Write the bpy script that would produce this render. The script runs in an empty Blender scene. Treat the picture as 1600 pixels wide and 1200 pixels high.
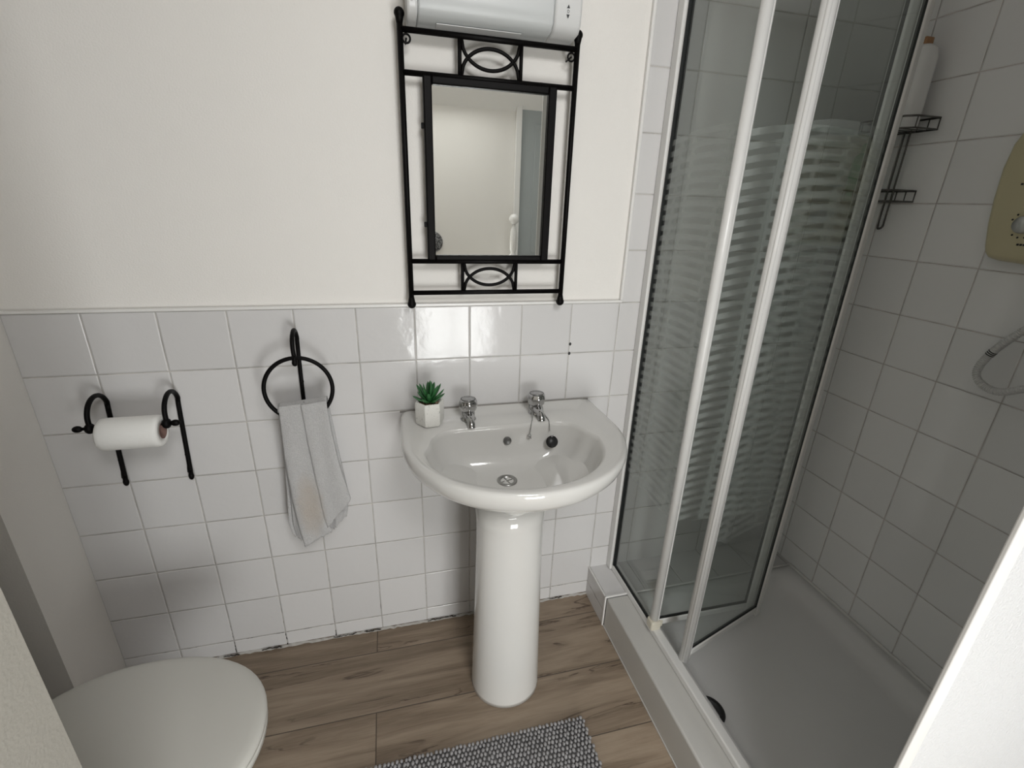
import bpy, bmesh, math, random
from mathutils import Vector, Matrix, noise
from math import sin, cos, pi, radians

random.seed(7)
S = bpy.context.scene
COL = S.collection

# ------------------------------------------------------------------ camera
cam_d = bpy.data.cameras.new('camera'); cam = bpy.data.objects.new('camera', cam_d); COL.objects.link(cam)
cam_d.sensor_fit = 'HORIZONTAL'; cam_d.sensor_width = 36.0; cam_d.lens = 36.0 * 740.0 / 1600.0
cam_d.clip_start = 0.02; cam_d.clip_end = 60
RX = Vector((0.96885397, -0.24555698, 0.03199615))
RY = Vector((-0.05894411, -0.35417783, -0.93331862))   # image down
RZ = Vector((0.24051523, 0.90236347, -0.35762074))     # forward
M = Matrix.Identity(4)
for i in range(3):
    M[i][0] = RX[i]; M[i][1] = -RY[i]; M[i][2] = -RZ[i]
M[0][3], M[1][3], M[2][3] = 0.69683, -1.29211, 1.39466
cam.matrix_world = M
S.camera = cam

# ------------------------------------------------------------------ light and exposure
S.view_settings.view_transform = 'Standard'; S.view_settings.look = 'None'
S.view_settings.gamma = 1.0; S.view_settings.use_curve_mapping = False
S.view_settings.exposure = 0.20
w = bpy.data.worlds.new('sky'); S.world = w; w.use_nodes = True
w.node_tree.nodes['Background'].inputs[0].default_value = (0.75, 0.85, 1.0, 1)
w.node_tree.nodes['Background'].inputs[1].default_value = 1.0

def area(name, loc, aim, sx, sy, power, col):
    d = bpy.data.lights.new(name, 'AREA'); d.shape = 'RECTANGLE'; d.size = sx; d.size_y = sy
    d.energy = power; d.color = col
    o = bpy.data.objects.new(name, d); COL.objects.link(o); o.location = loc
    o.rotation_euler = (Vector(aim) - Vector(loc)).to_track_quat('-Z', 'Y').to_euler()
    return o
# daylight at the low landing window behind the photographer
area('window_daylight', (1.17, -2.46, 0.57), (1.17, 0, 0.66), 0.62, 0.84, 26.0, (1.0, 0.985, 0.96))
# daylight through the rooflight in the sloping landing ceiling
SK = (1.07, -1.995, 2.325)
area('rooflight_daylight', SK, (SK[0], SK[1] + 1, SK[2] - 1), 0.58, 0.50, 14.0, (1.0, 0.99, 0.975))

# ------------------------------------------------------------------ material helpers
def new_mat(name):
    m = bpy.data.materials.new(name); m.use_nodes = True
    nt = m.node_tree; b = nt.nodes['Principled BSDF']
    return m, nt, b
def N(nt, t, **kw):
    n = nt.nodes.new(t)
    for k, v in kw.items(): setattr(n, k, v)
    return n
def math_n(nt, op, a, b=None, c=None):
    n = N(nt, 'ShaderNodeMath', operation=op)
    for i, v in enumerate((a, b, c)):
        if v is None: continue
        if isinstance(v, (int, float)): n.inputs[i].default_value = v
        else: nt.links.new(v, n.inputs[i])
    return n.outputs[0]
def mixc(nt, fac, c1, c2):
    n = N(nt, 'ShaderNodeMix', data_type='RGBA')
    for idx, v in ((0, fac), (6, c1), (7, c2)):
        if isinstance(v, (int, float)): n.inputs[idx].default_value = v
        elif isinstance(v, tuple): n.inputs[idx].default_value = (*v, 1)
        else: nt.links.new(v, n.inputs[idx])
    return n.outputs[2]
def noise_n(nt, vec, scale, detail=3, rough=0.5, dist=0.0):
    n = N(nt, 'ShaderNodeTexNoise'); n.inputs['Scale'].default_value = scale
    n.inputs['Detail'].default_value = detail; n.inputs['Roughness'].default_value = rough
    n.inputs['Distortion'].default_value = dist
    if vec is not None: nt.links.new(vec, n.inputs['Vector'])
    return n.outputs['Fac']
def bump_n(nt, b, height, strength, dist):
    n = N(nt, 'ShaderNodeBump'); n.inputs['Strength'].default_value = strength; n.inputs['Distance'].default_value = dist
    nt.links.new(height, n.inputs['Height']); nt.links.new(n.outputs[0], b.inputs['Normal'])
def objco(nt):
    return N(nt, 'ShaderNodeTexCoord').outputs['Object']
def smooth(nt, v, a, b_):
    n = N(nt, 'ShaderNodeMapRange'); n.interpolation_type = 'SMOOTHSTEP'
    n.inputs['From Min'].default_value = a; n.inputs['From Max'].default_value = b_
    nt.links.new(v, n.inputs['Value']); return n.outputs[0]

def plain(name, col, rough=0.5, metal=0.0, bump=None, var=0.0, coat=0.0, spec=0.5):
    m, nt, b = new_mat(name)
    b.inputs['Base Color'].default_value = (*col, 1); b.inputs['Roughness'].default_value = rough
    b.inputs['Metallic'].default_value = metal; b.inputs['Coat Weight'].default_value = coat
    b.inputs['Specular IOR Level'].default_value = spec
    co = objco(nt)
    if var:
        f = noise_n(nt, co, 9, 4)
        nt.links.new(mixc(nt, f, tuple(c * (1 - var) for c in col), tuple(min(1, c * (1 + var)) for c in col)), b.inputs['Base Color'])
    if bump:
        bump_n(nt, b, noise_n(nt, co, bump[0], 3), bump[1], bump[2])
    return m

T = 0.152; ZT = 1.124           # tile pitch, top of the half-height tiling
def tile_mat(name, axis, off_u, off_z, col, grout, dirt=False):
    m, nt, b = new_mat(name); co = objco(nt)
    sp = N(nt, 'ShaderNodeSeparateXYZ'); nt.links.new(co, sp.inputs[0])
    wob = noise_n(nt, co, 5.0, 2)
    wb = math_n(nt, 'MULTIPLY_ADD', wob, 0.016, -0.008)
    uu = math_n(nt, 'ADD', math_n(nt, 'DIVIDE', math_n(nt, 'SUBTRACT', sp.outputs[axis], off_u), T), wb)
    vv = math_n(nt, 'ADD', math_n(nt, 'DIVIDE', math_n(nt, 'SUBTRACT', sp.outputs[2], off_z), T), wb)
    def line(x):
        fr = math_n(nt, 'FRACT', x)
        d = math_n(nt, 'MINIMUM', fr, math_n(nt, 'SUBTRACT', 1.0, fr))
        return d
    du, dv = line(uu), line(vv)
    d = math_n(nt, 'MINIMUM', du, dv)
    g = smooth(nt, d, 0.0055, 0.0095)          # 0 in the grout, 1 on the tile
    prof = smooth(nt, d, 0.002, 0.026)         # rounded tile edge
    iu, iv = math_n(nt, 'FLOOR', uu), math_n(nt, 'FLOOR', vv)
    cb = N(nt, 'ShaderNodeCombineXYZ'); nt.links.new(iu, cb.inputs[0]); nt.links.new(iv, cb.inputs[1])
    wn = N(nt, 'ShaderNodeTexWhiteNoise', noise_dimensions='3D'); nt.links.new(cb.outputs[0], wn.inputs['Vector'])
    sc = N(nt, 'ShaderNodeSeparateXYZ'); nt.links.new(wn.outputs['Color'], sc.inputs[0])
    # colour
    tint = mixc(nt, wn.outputs['Value'], tuple(c * 0.955 for c in col), tuple(min(1, c * 1.03) for c in col))
    gd = noise_n(nt, co, 14, 4, 0.6)
    gr = mixc(nt, smooth(nt, gd, 0.35, 0.7), grout, tuple(c * 0.62 for c in grout))
    if dirt:
        low = smooth(nt, sp.outputs[2], 0.30, 0.0)
        dk = math_n(nt, 'MULTIPLY', low, smooth(nt, noise_n(nt, co, 23, 4, 0.7), 0.5, 0.62))
        gr = mixc(nt, dk, gr, (0.06, 0.05, 0.045))
    nt.links.new(mixc(nt, g, gr, tint), b.inputs['Base Color'])
    rg = N(nt, 'ShaderNodeMapRange'); nt.links.new(g, rg.inputs['Value'])
    rg.inputs['To Min'].default_value = 0.8; rg.inputs['To Max'].default_value = 0.11
    b.inputs['Specular IOR Level'].default_value = 0.36
    nt.links.new(rg.outputs[0], b.inputs['Roughness'])
    # height: rounded tiles, slight tilt of each tile, wavy glaze
    fu, fv = math_n(nt, 'FRACT', uu), math_n(nt, 'FRACT', vv)
    tilt = math_n(nt, 'ADD',
                  math_n(nt, 'MULTIPLY', math_n(nt, 'SUBTRACT', sc.outputs[0], 0.5), fu),
                  math_n(nt, 'MULTIPLY', math_n(nt, 'SUBTRACT', sc.outputs[1], 0.5), fv))
    wave = math_n(nt, 'ADD', noise_n(nt, co, 16, 2, 0.5, 0.6), math_n(nt, 'MULTIPLY', noise_n(nt, co, 55, 2, 0.5, 1.5), 0.16))
    h = math_n(nt, 'ADD', math_n(nt, 'MULTIPLY', prof, 0.9),
               math_n(nt, 'ADD', math_n(nt, 'MULTIPLY', tilt, 1.1), math_n(nt, 'MULTIPLY', wave, 0.5)))
    bump_n(nt, b, h, 1.0, 0.0016)
    return m

def wood_floor_mat():
    m, nt, b = new_mat('oak_look_plank_tile'); co = objco(nt)
    sp = N(nt, 'ShaderNodeSeparateXYZ'); nt.links.new(co, sp.inputs[0])
    x, y = sp.outputs[0], sp.outputs[1]
    PW, PL = 0.203, 1.20
    rv = math_n(nt, 'DIVIDE', math_n(nt, 'ADD', y, 0.09), PW)
    row = math_n(nt, 'FLOOR', rv); fr = math_n(nt, 'FRACT', rv)
    # joints: even rows at 0.60 / 0.58, odd rows half a plank on
    par = math_n(nt, 'MULTIPLY', math_n(nt, 'MODULO', math_n(nt, 'ABSOLUTE', row), 2.0), 0.42)
    ru = math_n(nt, 'DIVIDE', math_n(nt, 'SUBTRACT', math_n(nt, 'SUBTRACT', x, 0.59), par), PL)
    colm = math_n(nt, 'FLOOR', ru); fu = math_n(nt, 'FRACT', ru)
    dv = math_n(nt, 'MULTIPLY', math_n(nt, 'MINIMUM', fr, math_n(nt, 'SUBTRACT', 1.0, fr)), PW)
    du = math_n(nt, 'MULTIPLY', math_n(nt, 'MINIMUM', fu, math_n(nt, 'SUBTRACT', 1.0, fu)), PL)
    d = math_n(nt, 'MINIMUM', dv, du)
    seam = smooth(nt, d, 0.0006, 0.0022)
    cb = N(nt, 'ShaderNodeCombineXYZ'); nt.links.new(row, cb.inputs[0]); nt.links.new(colm, cb.inputs[1])
    wn = N(nt, 'ShaderNodeTexWhiteNoise', noise_dimensions='3D'); nt.links.new(cb.outputs[0], wn.inputs['Vector'])
    off = N(nt, 'ShaderNodeVectorMath', operation='SCALE'); nt.links.new(wn.outputs['Color'], off.inputs[0]); off.inputs['Scale'].default_value = 7.0
    mp = N(nt, 'ShaderNodeMapping'); nt.links.new(co, mp.inputs['Vector']); mp.inputs['Scale'].default_value = (1.0, 9.0, 1.0)
    mp.inputs['Rotation'].default_value = (0, 0, 0.03)
    ad = N(nt, 'ShaderNodeVectorMath', operation='ADD'); nt.links.new(mp.outputs[0], ad.inputs[0]); nt.links.new(off.outputs[0], ad.inputs[1])
    v = ad.outputs[0]
    n1 = noise_n(nt, v, 1.9, 5, 0.52, 1.1)
    n2 = noise_n(nt, v, 9.0, 6, 0.65, 0.5)
    mp2 = N(nt, 'ShaderNodeMapping'); nt.links.new(v, mp2.inputs['Vector']); mp2.inputs['Scale'].default_value = (2.0, 9.0, 1.0)
    n3 = noise_n(nt, mp2.outputs[0], 6.0, 4, 0.6)
    base = mixc(nt, smooth(nt, n1, 0.32, 0.70), (0.165, 0.120, 0.082), (0.335, 0.262, 0.192))
    base = mixc(nt, math_n(nt, 'MULTIPLY', smooth(nt, n2, 0.40, 0.72), 0.45), base, (0.23, 0.165, 0.115))
    base = mixc(nt, math_n(nt, 'MULTIPLY', smooth(nt, n3, 0.35, 0.7), 0.22), base, (0.45, 0.37, 0.28))
    # dark grain streaks: thin iso-lines of a stretched noise
    ab = math_n(nt, 'ABSOLUTE', math_n(nt, 'SUBTRACT', n1, 0.46))
    st = math_n(nt, 'MULTIPLY', smooth(nt, ab, 0.018, 0.002), smooth(nt, noise_n(nt, v, 1.7, 2), 0.44, 0.60))
    base = mixc(nt, math_n(nt, 'MULTIPLY', st, 0.9), base, (0.075, 0.048, 0.033))
    # knots
    vo = N(nt, 'ShaderNodeTexVoronoi', feature='F1'); vo.inputs['Scale'].default_value = 3.4; vo.inputs['Randomness'].default_value = 1.0
    mk = N(nt, 'ShaderNodeMapping'); nt.links.new(co, mk.inputs['Vector']); mk.inputs['Scale'].default_value = (0.8, 1.5, 1.0)
    nt.links.new(mk.outputs[0], vo.inputs['Vector'])
    kn = smooth(nt, vo.outputs['Distance'], 0.045, 0.018)
    base = mixc(nt, math_n(nt, 'MULTIPLY', kn, 0.75), base, (0.06, 0.038, 0.026))
    base = mixc(nt, seam, (0.09, 0.068, 0.05), base)
    hs = N(nt, 'ShaderNodeHueSaturation'); nt.links.new(base, hs.inputs['Color'])
    vr = N(nt, 'ShaderNodeMapRange'); nt.links.new(wn.outputs['Value'], vr.inputs['Value']); vr.inputs['To Min'].default_value = 0.9; vr.inputs['To Max'].default_value = 1.1
    nt.links.new(vr.outputs[0], hs.inputs['Value'])
    nt.links.new(hs.outputs[0], b.inputs['Base Color'])
    b.inputs['Roughness'].default_value = 0.52
    h = math_n(nt, 'ADD', math_n(nt, 'MULTIPLY', seam, 1.0), math_n(nt, 'MULTIPLY', n2, 0.25))
    bump_n(nt, b, h, 0.6, 0.0012)
    return m

def glass_mat(name, tint, frost, u_expr, breaks, pane_seed):
    """clear safety glass with satin-etched woven bars; u_expr = (origin, direction) along the pane"""
    m = bpy.data.materials.new(name); m.use_nodes = True; nt = m.node_tree
    for n in list(nt.nodes): nt.nodes.remove(n)
    out = N(nt, 'ShaderNodeOutputMaterial'); co = objco(nt)
    sp = N(nt, 'ShaderNodeSeparateXYZ'); nt.links.new(co, sp.inputs[0])
    (ox, oy), (dx, dy) = u_expr
    u = math_n(nt, 'ADD', math_n(nt, 'MULTIPLY', math_n(nt, 'SUBTRACT', sp.outputs[0], ox), dx),
               math_n(nt, 'MULTIPLY', math_n(nt, 'SUBTRACT', sp.outputs[1], oy), dy))
    z = sp.outputs[2]
    wz = math_n(nt, 'MULTIPLY_ADD', noise_n(nt, co, 6, 2), 0.004, -0.002)
    arch = math_n(nt, 'MULTIPLY', math_n(nt, 'POWER', math_n(nt, 'ABSOLUTE', math_n(nt, 'SUBTRACT', u, 0.20)), 2.0), 0.55)
    zz = math_n(nt, 'ADD', math_n(nt, 'ADD', z, arch), wz)
    fr = math_n(nt, 'FRACT', math_n(nt, 'DIVIDE', math_n(nt, 'SUBTRACT', zz, 0.5555), 0.0268))
    bar = math_n(nt, 'MULTIPLY', smooth(nt, fr, 0.05, 0.10), smooth(nt, fr, 0.58, 0.53))   # clear bar
    wu = math_n(nt, 'MULTIPLY_ADD', noise_n(nt, co, 3.0, 1), 0.05, -0.025)
    uw = math_n(nt, 'ADD', u, wu)
    for bk, hw in breaks:
        dd = math_n(nt, 'ABSOLUTE', math_n(nt, 'SUBTRACT', uw, bk))
        bar = math_n(nt, 'MULTIPLY', bar, smooth(nt, dd, hw, hw + 0.002))
    inz = math_n(nt, 'MULTIPLY', smooth(nt, z, 0.545, 0.5465), smooth(nt, zz, 1.5765, 1.5750))
    fm = math_n(nt, 'MULTIPLY', math_n(nt, 'SUBTRACT', 1.0, bar), inz)
    tr = N(nt, 'ShaderNodeBsdfTransparent'); tr.inputs[0].default_value = (*tint, 1)
    df = N(nt, 'ShaderNodeBsdfDiffuse'); df.inputs[0].default_value = (0.72, 0.76, 0.74, 1)
    tl = N(nt, 'ShaderNodeBsdfTranslucent'); tl.inputs[0].default_value = (0.72, 0.76, 0.74, 1)
    ml = N(nt, 'ShaderNodeMixShader'); ml.inputs[0].default_value = 0.5
    nt.links.new(df.outputs[0], ml.inputs[1]); nt.links.new(tl.outputs[0], ml.inputs[2])
    mf = N(nt, 'ShaderNodeMixShader'); nt.links.new(tr.outputs[0], mf.inputs[1]); nt.links.new(ml.outputs[0], mf.inputs[2])
    nt.links.new(math_n(nt, 'MULTIPLY', fm, frost), mf.inputs[0])
    gl = N(nt, 'ShaderNodeBsdfGlossy'); gl.inputs['Roughness'].default_value = 0.04
    fc = N(nt, 'ShaderNodeLayerWeight'); fc.inputs['Blend'].default_value = 0.5
    fn = math_n(nt, 'MULTIPLY_ADD', math_n(nt, 'POWER', fc.outputs['Facing'], 4.0), 0.75, 0.035)
    mg = N(nt, 'ShaderNodeMixShader'); nt.links.new(fn, mg.inputs[0])
    nt.links.new(mf.outputs[0], mg.inputs[1]); nt.links.new(gl.outputs[0], mg.inputs[2])
    nt.links.new(mg.outputs[0], out.inputs[0])
    return m

PLASTER = plain('cream_wall_paint', (0.80, 0.778, 0.742), 0.75, bump=(260, 0.35, 0.0016), var=0.012)
PLASTER_N = plain('white_textured_paint', (0.62, 0.62, 0.625), 0.65, bump=(230, 0.9, 0.0025), var=0.012)
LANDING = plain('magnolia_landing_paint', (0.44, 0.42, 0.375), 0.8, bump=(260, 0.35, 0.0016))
CEIL = plain('ceiling_paint', (0.88, 0.87, 0.85), 0.85)
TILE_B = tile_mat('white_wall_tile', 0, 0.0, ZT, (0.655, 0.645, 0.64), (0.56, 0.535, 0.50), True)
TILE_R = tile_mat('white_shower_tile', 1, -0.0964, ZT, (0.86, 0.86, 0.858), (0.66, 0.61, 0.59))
FLOOR = wood_floor_mat()
GLOSS_W = plain('white_gloss_paint', (0.78, 0.77, 0.75), 0.3)
CERAMIC = plain('white_glazed_ceramic', (0.68, 0.672, 0.65), 0.09, coat=0.4)
PLASTIC_W = plain('white_plastic', (0.66, 0.665, 0.66), 0.28)
FRAME_W = plain('white_enamelled_aluminium', (0.78, 0.775, 0.76), 0.27, var=0.03)
TRAY_M = plain('satin_tray_acrylic', (0.76, 0.755, 0.75), 0.42, bump=(420, 0.25, 0.0006), var=0.02)
IRON = plain('black_wrought_iron', (0.0025, 0.002, 0.002), 0.5, spec=0.12, bump=(90, 0.4, 0.0008))
CHROME = plain('chrome', (0.50, 0.50, 0.50), 0.09, metal=1.0)
CHROME_D = plain('dull_chrome', (0.42, 0.42, 0.41), 0.28, metal=1.0)
BLACK = plain('black_rubber', (0.012, 0.012, 0.013), 0.4)
CREAM = plain('aged_cream_plastic', (0.63, 0.57, 0.37), 0.35, var=0.03)
SEALANT = plain('white_sealant', (0.50, 0.48, 0.45), 0.45, bump=(60, 0.4, 0.001))

# ------------------------------------------------------------------ mesh helpers
def link(name, bm, mat, parent=None, smooth_=False, bevel=0.0, seg=2, recalc=True):
    if recalc: bmesh.ops.recalc_face_normals(bm, faces=bm.faces)
    me = bpy.data.meshes.new(name); bm.to_mesh(me); bm.free()
    if smooth_:
        for p in me.polygons: p.use_smooth = True
    me.materials.append(mat)
    o = bpy.data.objects.new(name, me); COL.objects.link(o)
    if parent:
        o.parent = parent; o.matrix_parent_inverse = Matrix.Translation(-Vector(parent_origin(parent)))
    if bevel:
        md = o.modifiers.new('edge', 'BEVEL'); md.width = bevel; md.segments = seg; md.limit_method = 'ANGLE'; md.angle_limit = radians(40)
        for p in me.polygons: p.use_smooth = True
        me.set_sharp_from_angle(angle=radians(40))
    return o
def parent_origin(p):
    # a thing's root empty stands at its base; every mesh keeps its points in room coordinates
    return Vector(p.location) if p.type == 'EMPTY' else Vector((0, 0, 0))
def empty(name, loc, label, cat, group=None):
    o = bpy.data.objects.new(name, None); o.empty_display_size = 0.05; COL.objects.link(o); o.location = loc
    o['label'] = label; o['category'] = cat
    if group: o['group'] = group
    return o
def tag(o, label, cat, group=None):
    o['label'] = label; o['category'] = cat
    if group: o['group'] = group
    return o
def struct(o):
    o['kind'] = 'structure'; return o
def add_box(bm, x0, x1, y0, y1, z0, z1):
    vs = [bm.verts.new((x, y, z)) for z in (z0, z1) for y in (y0, y1) for x in (x0, x1)]
    for f in ((0, 1, 3, 2), (4, 6, 7, 5), (0, 4, 5, 1), (2, 3, 7, 6), (0, 2, 6, 4), (1, 5, 7, 3)):
        bm.faces.new([vs[i] for i in f])
def box(name, x0, x1, y0, y1, z0, z1, mat, parent=None, bevel=0.0, seg=2):
    bm = bmesh.new(); add_box(bm, x0, x1, y0, y1, z0, z1)
    return link(name, bm, mat, parent, bevel=bevel, seg=seg)
def add_obox(bm, p0, p1, half_n, z0, z1, extra=0.0):
    """upright slab from p0 to p1 in plan, half thickness half_n"""
    p0, p1 = Vector((*p0, 0)), Vector((*p1, 0)); d = (p1 - p0).normalized(); n = Vector((-d.y, d.x, 0)) * half_n
    p0 = p0 - d * extra; p1 = p1 + d * extra
    vs = []
    for z in (z0, z1):
        for p in (p0 - n, p1 - n, p1 + n, p0 + n):
            vs.append(bm.verts.new((p.x, p.y, z)))
    for f in ((3, 2, 1, 0), (4, 5, 6, 7), (0, 1, 5, 4), (1, 2, 6, 5), (2, 3, 7, 6), (3, 0, 4, 7)):
        bm.faces.new([vs[i] for i in f])
def rings(bm, rs, cap0=True, cap1=True, closed=False):
    """loft a list of rings (lists of points)"""
    L = [[bm.verts.new(p) for p in r] for r in rs]; n = len(L[0])
    pairs = list(zip(L, L[1:])) + ([(L[-1], L[0])] if closed else [])
    for a, b in pairs:
        for i in range(n):
            bm.faces.new((a[i], a[(i + 1) % n], b[(i + 1) % n], b[i]))
    if cap0 and not closed: bm.faces.new(L[0][::-1])
    if cap1 and not closed: bm.faces.new(L[-1])
def tube(bm, pts, r, n=12, closed=False, cap=True):
    pts = [Vector(p) for p in pts]; rad = r if isinstance(r, (list, tuple)) else [r] * len(pts)
    k = len(pts); T_ = []
    for i in range(k):
        a = pts[(i - 1) % k] if (closed or i > 0) else pts[i]; b = pts[(i + 1) % k] if (closed or i < k - 1) else pts[i]
        T_.append((b - a).normalized())
    up = Vector((0, 0, 1)) if abs(T_[0].z) < 0.9 else Vector((1, 0, 0))
    nrm = (up - T_[0] * up.dot(T_[0])).normalized(); rs = []
    for i in range(k):
        if i: nrm = (nrm - T_[i] * nrm.dot(T_[i])).normalized()
        bn = T_[i].cross(nrm)
        rs.append([pts[i] + (nrm * cos(2 * pi * j / n) + bn * sin(2 * pi * j / n)) * rad[i] for j in range(n)])
    rings(bm, rs, cap, cap, closed)
def smooth_path(P, sub=8):
    P = [Vector(p) for p in P]; out = []
    for i in range(len(P) - 1):
        p0 = P[i - 1] if i else P[0]; p1, p2 = P[i], P[i + 1]; p3 = P[i + 2] if i + 2 < len(P) else P[-1]
        for k in range(sub):
            t = k / sub
            out.append(0.5 * ((2 * p1) + (-p0 + p2) * t + (2 * p0 - 5 * p1 + 4 * p2 - p3) * t * t + (-p0 + 3 * p1 - 3 * p2 + p3) * t ** 3))
    out.append(P[-1]); return out
def ball(bm, c, r, sx=1, sy=1, sz=1, u=16, v=10):
    mt = Matrix.Translation(Vector(c)) @ Matrix.Diagonal((sx, sy, sz, 1))
    bmesh.ops.create_uvsphere(bm, u_segments=u, v_segments=v, radius=r, matrix=mt)
def lathe(bm, prof, c, axis='Z', n=32, cap0=True, cap1=True, dirv=None, wob=None):
    """prof = [(r, h)]; revolved about an axis through c"""
    c = Vector(c)
    if dirv is None: dirv = {'Z': Vector((0, 0, 1)), 'X': Vector((1, 0, 0)), 'Y': Vector((0, 1, 0))}[axis]
    q = dirv.normalized().to_track_quat('Z', 'Y'); rs = []
    for r, h in prof:
        rs.append([c + q @ Vector((r * (wob(j, n, h) if wob else 1) * cos(2 * pi * j / n), r * (wob(j, n, h) if wob else 1) * sin(2 * pi * j / n), h)) for j in range(n)])
    rings(bm, rs, cap0, cap1)
def prism(bm, poly, axis, a, b):
    """extrude a polygon given in the other two coordinates along axis from a to b"""
    def P(u, v, w_):
        return {'x': (w_, u, v), 'y': (u, w_, v), 'z': (u, v, w_)}[axis]
    rings(bm, [[P(u, v, a) for u, v in poly], [P(u, v, b) for u, v in poly]])

# ------------------------------------------------------------------ room shell
XR = 2.141; XL = -0.30; YF = -1.00; ZC = 2.35; YH = -2.30
struct(box('floor', XL - 0.1, XR + 0.1, YH - 0.1, 0.1, -0.08, 0.0, FLOOR))
wb = struct(box('wall_back', XL - 0.1, XR + 0.1, 0.008, 0.12, 0.0, ZC, PLASTER))
bm = bmesh.new()
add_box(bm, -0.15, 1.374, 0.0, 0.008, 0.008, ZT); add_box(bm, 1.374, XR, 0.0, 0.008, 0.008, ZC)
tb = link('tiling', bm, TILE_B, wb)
bm = bmesh.new()
for cx, cz in ((1.2178, 0.9715), (1.2185, 1.001)):
    ball(bm, (cx, -0.0005, cz), 0.0042, 1.0, 0.3, 1.2, 10, 6)
link('grout_stain', bm, BLACK, wb, True)
struct(box('trim_1', -0.15, 1.374, -0.004, 0.008, ZT, ZT + 0.008, GLOSS_W, bevel=0.002))
struct(box('trim_2', 1.367, 1.376, -0.004, 0.008, ZT + 0.008, ZC, GLOSS_W, bevel=0.002))
struct(box('wall_right', XR, XR + 0.12, YF - 0.1, 0.12, 0.0, ZC, TILE_R))
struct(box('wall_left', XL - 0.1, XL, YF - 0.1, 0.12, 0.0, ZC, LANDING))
struct(box('wall_corner', XL, -0.15, -0.19, 0.008, 0.0, ZC, PLASTER))
# wall with the doorway the photo is taken through
bm = bmesh.new()
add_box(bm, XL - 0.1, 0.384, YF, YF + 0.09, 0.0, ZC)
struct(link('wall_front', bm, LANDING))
bm = bmesh.new(); prism(bm, [(1.408, YF), (2.45, YF), (2.45, YF + 0.05), (1.56, YF + 0.05), (1.394, YF + 0.002)], 'z', 0.0, ZC)
struct(link('wall_shower_end', bm, PLASTER_N))
struct(box('trim_3', 1.385, 1.409, YF - 0.003, YF + 0.004, 0.0, ZC, GLOSS_W, bevel=0.002))
# landing behind the photographer
struct(box('wall_landing_left', 0.284, 0.384, YH, YF, 0.0, 2.62, LANDING))
struct(box('wall_landing_right', 2.45, 2.55, YH - 0.1, YF + 0.1, 0.0, 2.62, LANDING))
bm = bmesh.new(); WX0, WX1, WZ0, WZ1 = 0.86, 1.48, 0.14, 1.00
add_box(bm, 0.28, WX0, YH - 0.1, YH, 0.0, 1.97); add_box(bm, WX1, 2.55, YH - 0.1, YH, 0.0, 1.97)
add_box(bm, WX0, WX1, YH - 0.1, YH, 0.0, WZ0); add_box(bm, WX0, WX1, YH - 0.1, YH, WZ1, 1.97)
prism(bm, [(1.19, 1.97), (2.55, 1.97), (2.55, 2.45)], 'y', YH - 0.1, YH)
struct(link('wall_landing_back', bm, PLASTER))
bm = bmesh.new()
def slope_part(s0, s1, x0, x1):
    q = math.sqrt(0.5)
    pts = [(YH + s0 * q, 1.97 + s0 * q), (YH + s1 * q, 1.97 + s1 * q), (YH + (s1 - 0.05) * q, 1.97 + (s1 + 0.05) * q), (YH + (s0 - 0.05) * q, 1.97 + (s0 + 0.05) * q)]
    prism(bm, pts, 'x', x0, x1)
slope_part(0.0, 0.20, 0.28, 2.55); slope_part(0.72, 0.84, 0.28, 2.55); slope_part(0.20, 0.72, 0.28, 0.77); slope_part(0.20, 0.72, 1.37, 2.55)
struct(link('ceiling_slope', bm, CEIL))
bm = bmesh.new()
add_box(bm, 0.28, 2.55, -1.80, YF + 0.05, 2.55, 2.61)
struct(link('ceiling_landing', bm, CEIL))
struct(box('ceiling', XL - 0.1, XR + 0.12, YF, 0.12, ZC, ZC + 0.06, CEIL))
struct(box('wall_over_landing', 0.28, 2.55, YF, YF + 0.05, ZC + 0.001, 2.56, PLASTER))
wn_ = struct(box('window_1', WX0 - 0.02, WX1 + 0.02, YH - 0.02, YH + 0.012, WZ0 - 0.03, WZ0, GLOSS_W, bevel=0.003))
bm = bmesh.new()
for a in ((WX0, WX0 + 0.035, WZ0, WZ1), (WX1 - 0.035, WX1, WZ0, WZ1), (WX0, WX1, WZ0, WZ0 + 0.035), (WX0, WX1, WZ1 - 0.035, WZ1),
          (1.155, 1.185, WZ0, WZ1)):
    add_box(bm, a[0], a[1], YH - 0.08, YH - 0.04, a[2], a[3])
link('window_frame', bm, GLOSS_W, wn_, bevel=0.003)
CLEAR = bpy.data.materials.new('clear_glass'); CLEAR.use_nodes = True
nt = CLEAR.node_tree
for n in list(nt.nodes): nt.nodes.remove(n)
_o = N(nt, 'ShaderNodeOutputMaterial'); _t = N(nt, 'ShaderNodeBsdfTransparent'); _t.inputs[0].default_value = (0.97, 0.98, 0.98, 1)
_g = N(nt, 'ShaderNodeBsdfGlossy'); _g.inputs['Roughness'].default_value = 0.02; _m = N(nt, 'ShaderNodeMixShader'); _m.inputs[0].default_value = 0.04
nt.links.new(_t.outputs[0], _m.inputs[1]); nt.links.new(_g.outputs[0], _m.inputs[2]); nt.links.new(_m.outputs[0], _o.inputs[0])
box('pane', WX0 + 0.02, WX1 - 0.02, YH - 0.063, YH - 0.058, WZ0 + 0.02, WZ1 - 0.02, CLEAR, wn_)
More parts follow.
